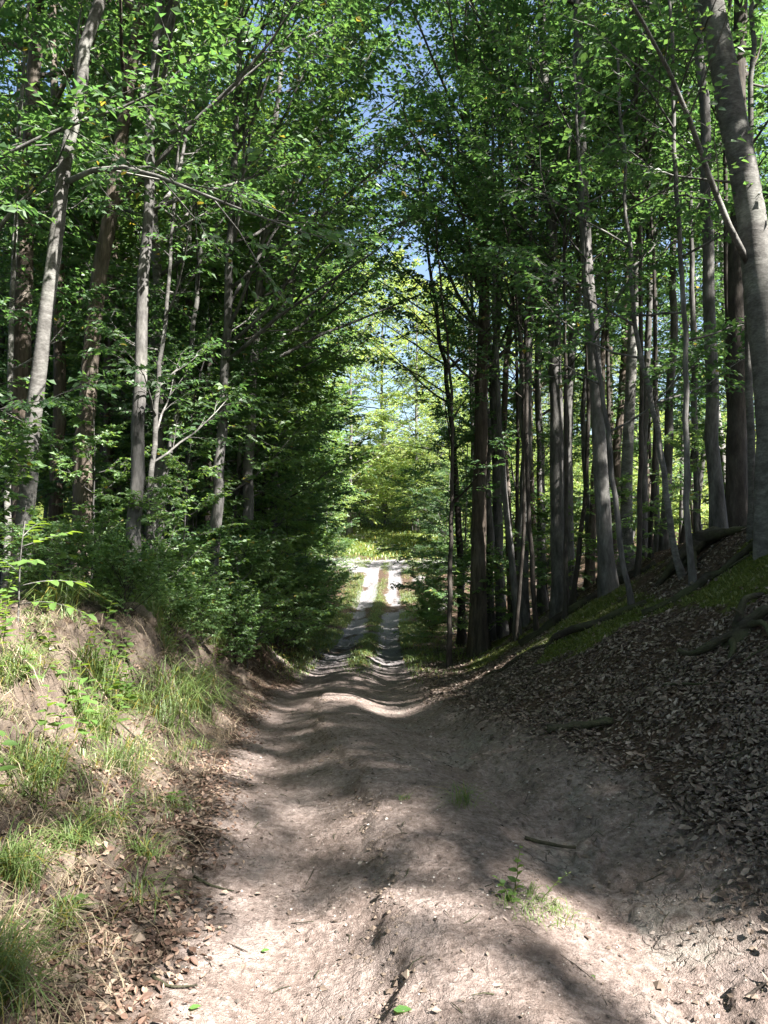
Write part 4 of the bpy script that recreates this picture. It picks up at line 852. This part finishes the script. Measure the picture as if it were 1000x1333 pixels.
stick('stick', 'pale thin stick at the edge of dry leaves by the bank', 'stick', [gp(-1.1, 4.15, .012), gp(-1.0, 4.12, .012), gp(-.9, 4.1, .01)], .006, .004, 'pale_wood', 7, 8)
stick('stick', 'red-brown stick lying across the wheel rut below the bank', 'stick', [gp(-.9, 3.55, .01), gp(-.82, 3.5, .012), gp(-.7, 3.5, .01)], .006, .003, 'dead_wood', 7, 9)
stick('log_piece', 'pale weathered wood slab tilted on the bank lip', 'log', [gp(-2.55, 7.1, .03), gp(-2.35, 6.95, .04), gp(-2.12, 6.8, .03)], .075, .06, 'pale_wood', 8, 10, .3)
stick('dead_branch', 'bare pale twig arching off the bank lip', 'branch', [gp(-2.45, 5.6, .0), [-2.3, 5.5, tz(-2.3, 5.5) + .16], [-2.1, 5.4, tz(-2.1, 5.4) + .14], [-1.9, 5.3, tz(-1.9, 5.3) + .03]], .007, .003, 'pale_wood', 10, 11)
for i in range(16):
    yy = pr.uniform(4, 12); d = pr.uniform(.5, 3.2); x = float(t_xc(yy) + t_hw(yy)) + d; a = pr.uniform(0, 6.28); L = pr.uniform(.2, .6)
    stick('stick', 'fallen stick half buried in the slope leaf litter', 'stick', [gp(x, yy, .02), gp(x + math.cos(a) * L / 2, yy + math.sin(a) * L / 2, .04), gp(x + math.cos(a) * L, yy + math.sin(a) * L, .03)], .011, .005, 'dead_wood', 8, 20 + i, group='sticks in the slope litter')
# gnarled root stump on the slope
def roots(name, label, cat, base, arms, mat, core=None):
    e = root(name, label, cat, tuple(base)); b = np.array(base)
    rg = np.random.default_rng(31)
    if core is not None:
        n = 9; P = resample(np.array(core) - b, n); V, f = tubes(P[None], (np.sin(np.linspace(.5, 2.9, n)) * .10 + .02)[None], 11, True, 0, 1 + rg.normal(0, .12, (1, n, 11))); mk('stump', mesh_np('stump', V, f, [M[mat]], True), e)
    for pts, ra, rb in arms:
        P = resample(np.array(pts) - b, 11); V, f = tubes(P[None], np.linspace(ra, rb, 11)[None] * rg.uniform(.85, 1.15, (1, 11)), 8, True, 0, 1 + rg.normal(0, .06, (1, 11, 8))); mk('root', mesh_np('root', V, f, [M[mat]], True), e)
    return e
bx, by = 2.95, 6.2
roots('root_stump', 'dark gnarled root stump jutting from the leafy slope', 'stump', gp(bx, by), [
    ([gp(bx, by, .05), gp(bx - .16, by - .03, .10), gp(bx - .30, by + .02, .05), gp(bx - .42, by + .06, .10), gp(bx - .46, by + .1, .19)], .045, .02),
    ([gp(bx, by, .06), gp(bx + .2, by - .1, .10), gp(bx + .45, by - .25, -.02)], .05, .02), ([gp(bx - .05, by, .03), gp(bx - .12, by - .2, .05), gp(bx - .3, by - .42, -.02)], .035, .012),
    ([gp(bx, by, .08), gp(bx + .15, by + .2, .15), gp(bx + .4, by + .35, .02)], .04, .02), ([gp(bx + .05, by, .05), gp(bx + .12, by - .22, .08), gp(bx + .06, by - .45, -.02)], .035, .012),
    ([gp(bx, by, .05), gp(bx + .02, by - .02, .2), gp(bx - .06, by, .3)], .03, .008)], 'dead_wood', [gp(bx - .12, by, -.12), gp(bx, by, -.04), gp(bx + .15, by + .03, -.02), gp(bx + .35, by + .08, -.1)])
bx, by = 4.05, 9.6
roots('root_stump', 'mossy old root plate heaped under the crest trunks', 'stump', gp(bx, by), [
    ([gp(bx, by, .2), gp(bx - .3, by - .1, .16), gp(bx - .6, by - .1, .0)], .09, .03), ([gp(bx, by, .2), gp(bx + .3, by - .2, .1), gp(bx + .5, by - .4, -.02)], .09, .03), ([gp(bx - .1, by - .1, .1), gp(bx - .2, by - .4, .06), gp(bx - .3, by - .7, -.02)], .06, .02)],
    'dead_wood', [gp(bx - .35, by, -.05), gp(bx - .1, by, .15), gp(bx + .2, by, .18), gp(bx + .5, by, -.02)])
# thin roots dangling from the bank lip
for i in range(10):
    yy = pr.uniform(2.8, 7.5); x0 = float(t_xc(yy) - t_hw(yy)) - 1.05; dx = pr.uniform(.25, .6)
    stick('exposed_root', 'thin exposed root trailing down the eroded bank face', 'root', [gp(x0, yy, .01), gp(x0 + dx * .4, yy - .08, .03), gp(x0 + dx, yy - pr.uniform(.05, .3), .0)], .009, .003, 'dead_wood', 9, 60 + i, group='exposed roots on the bank')
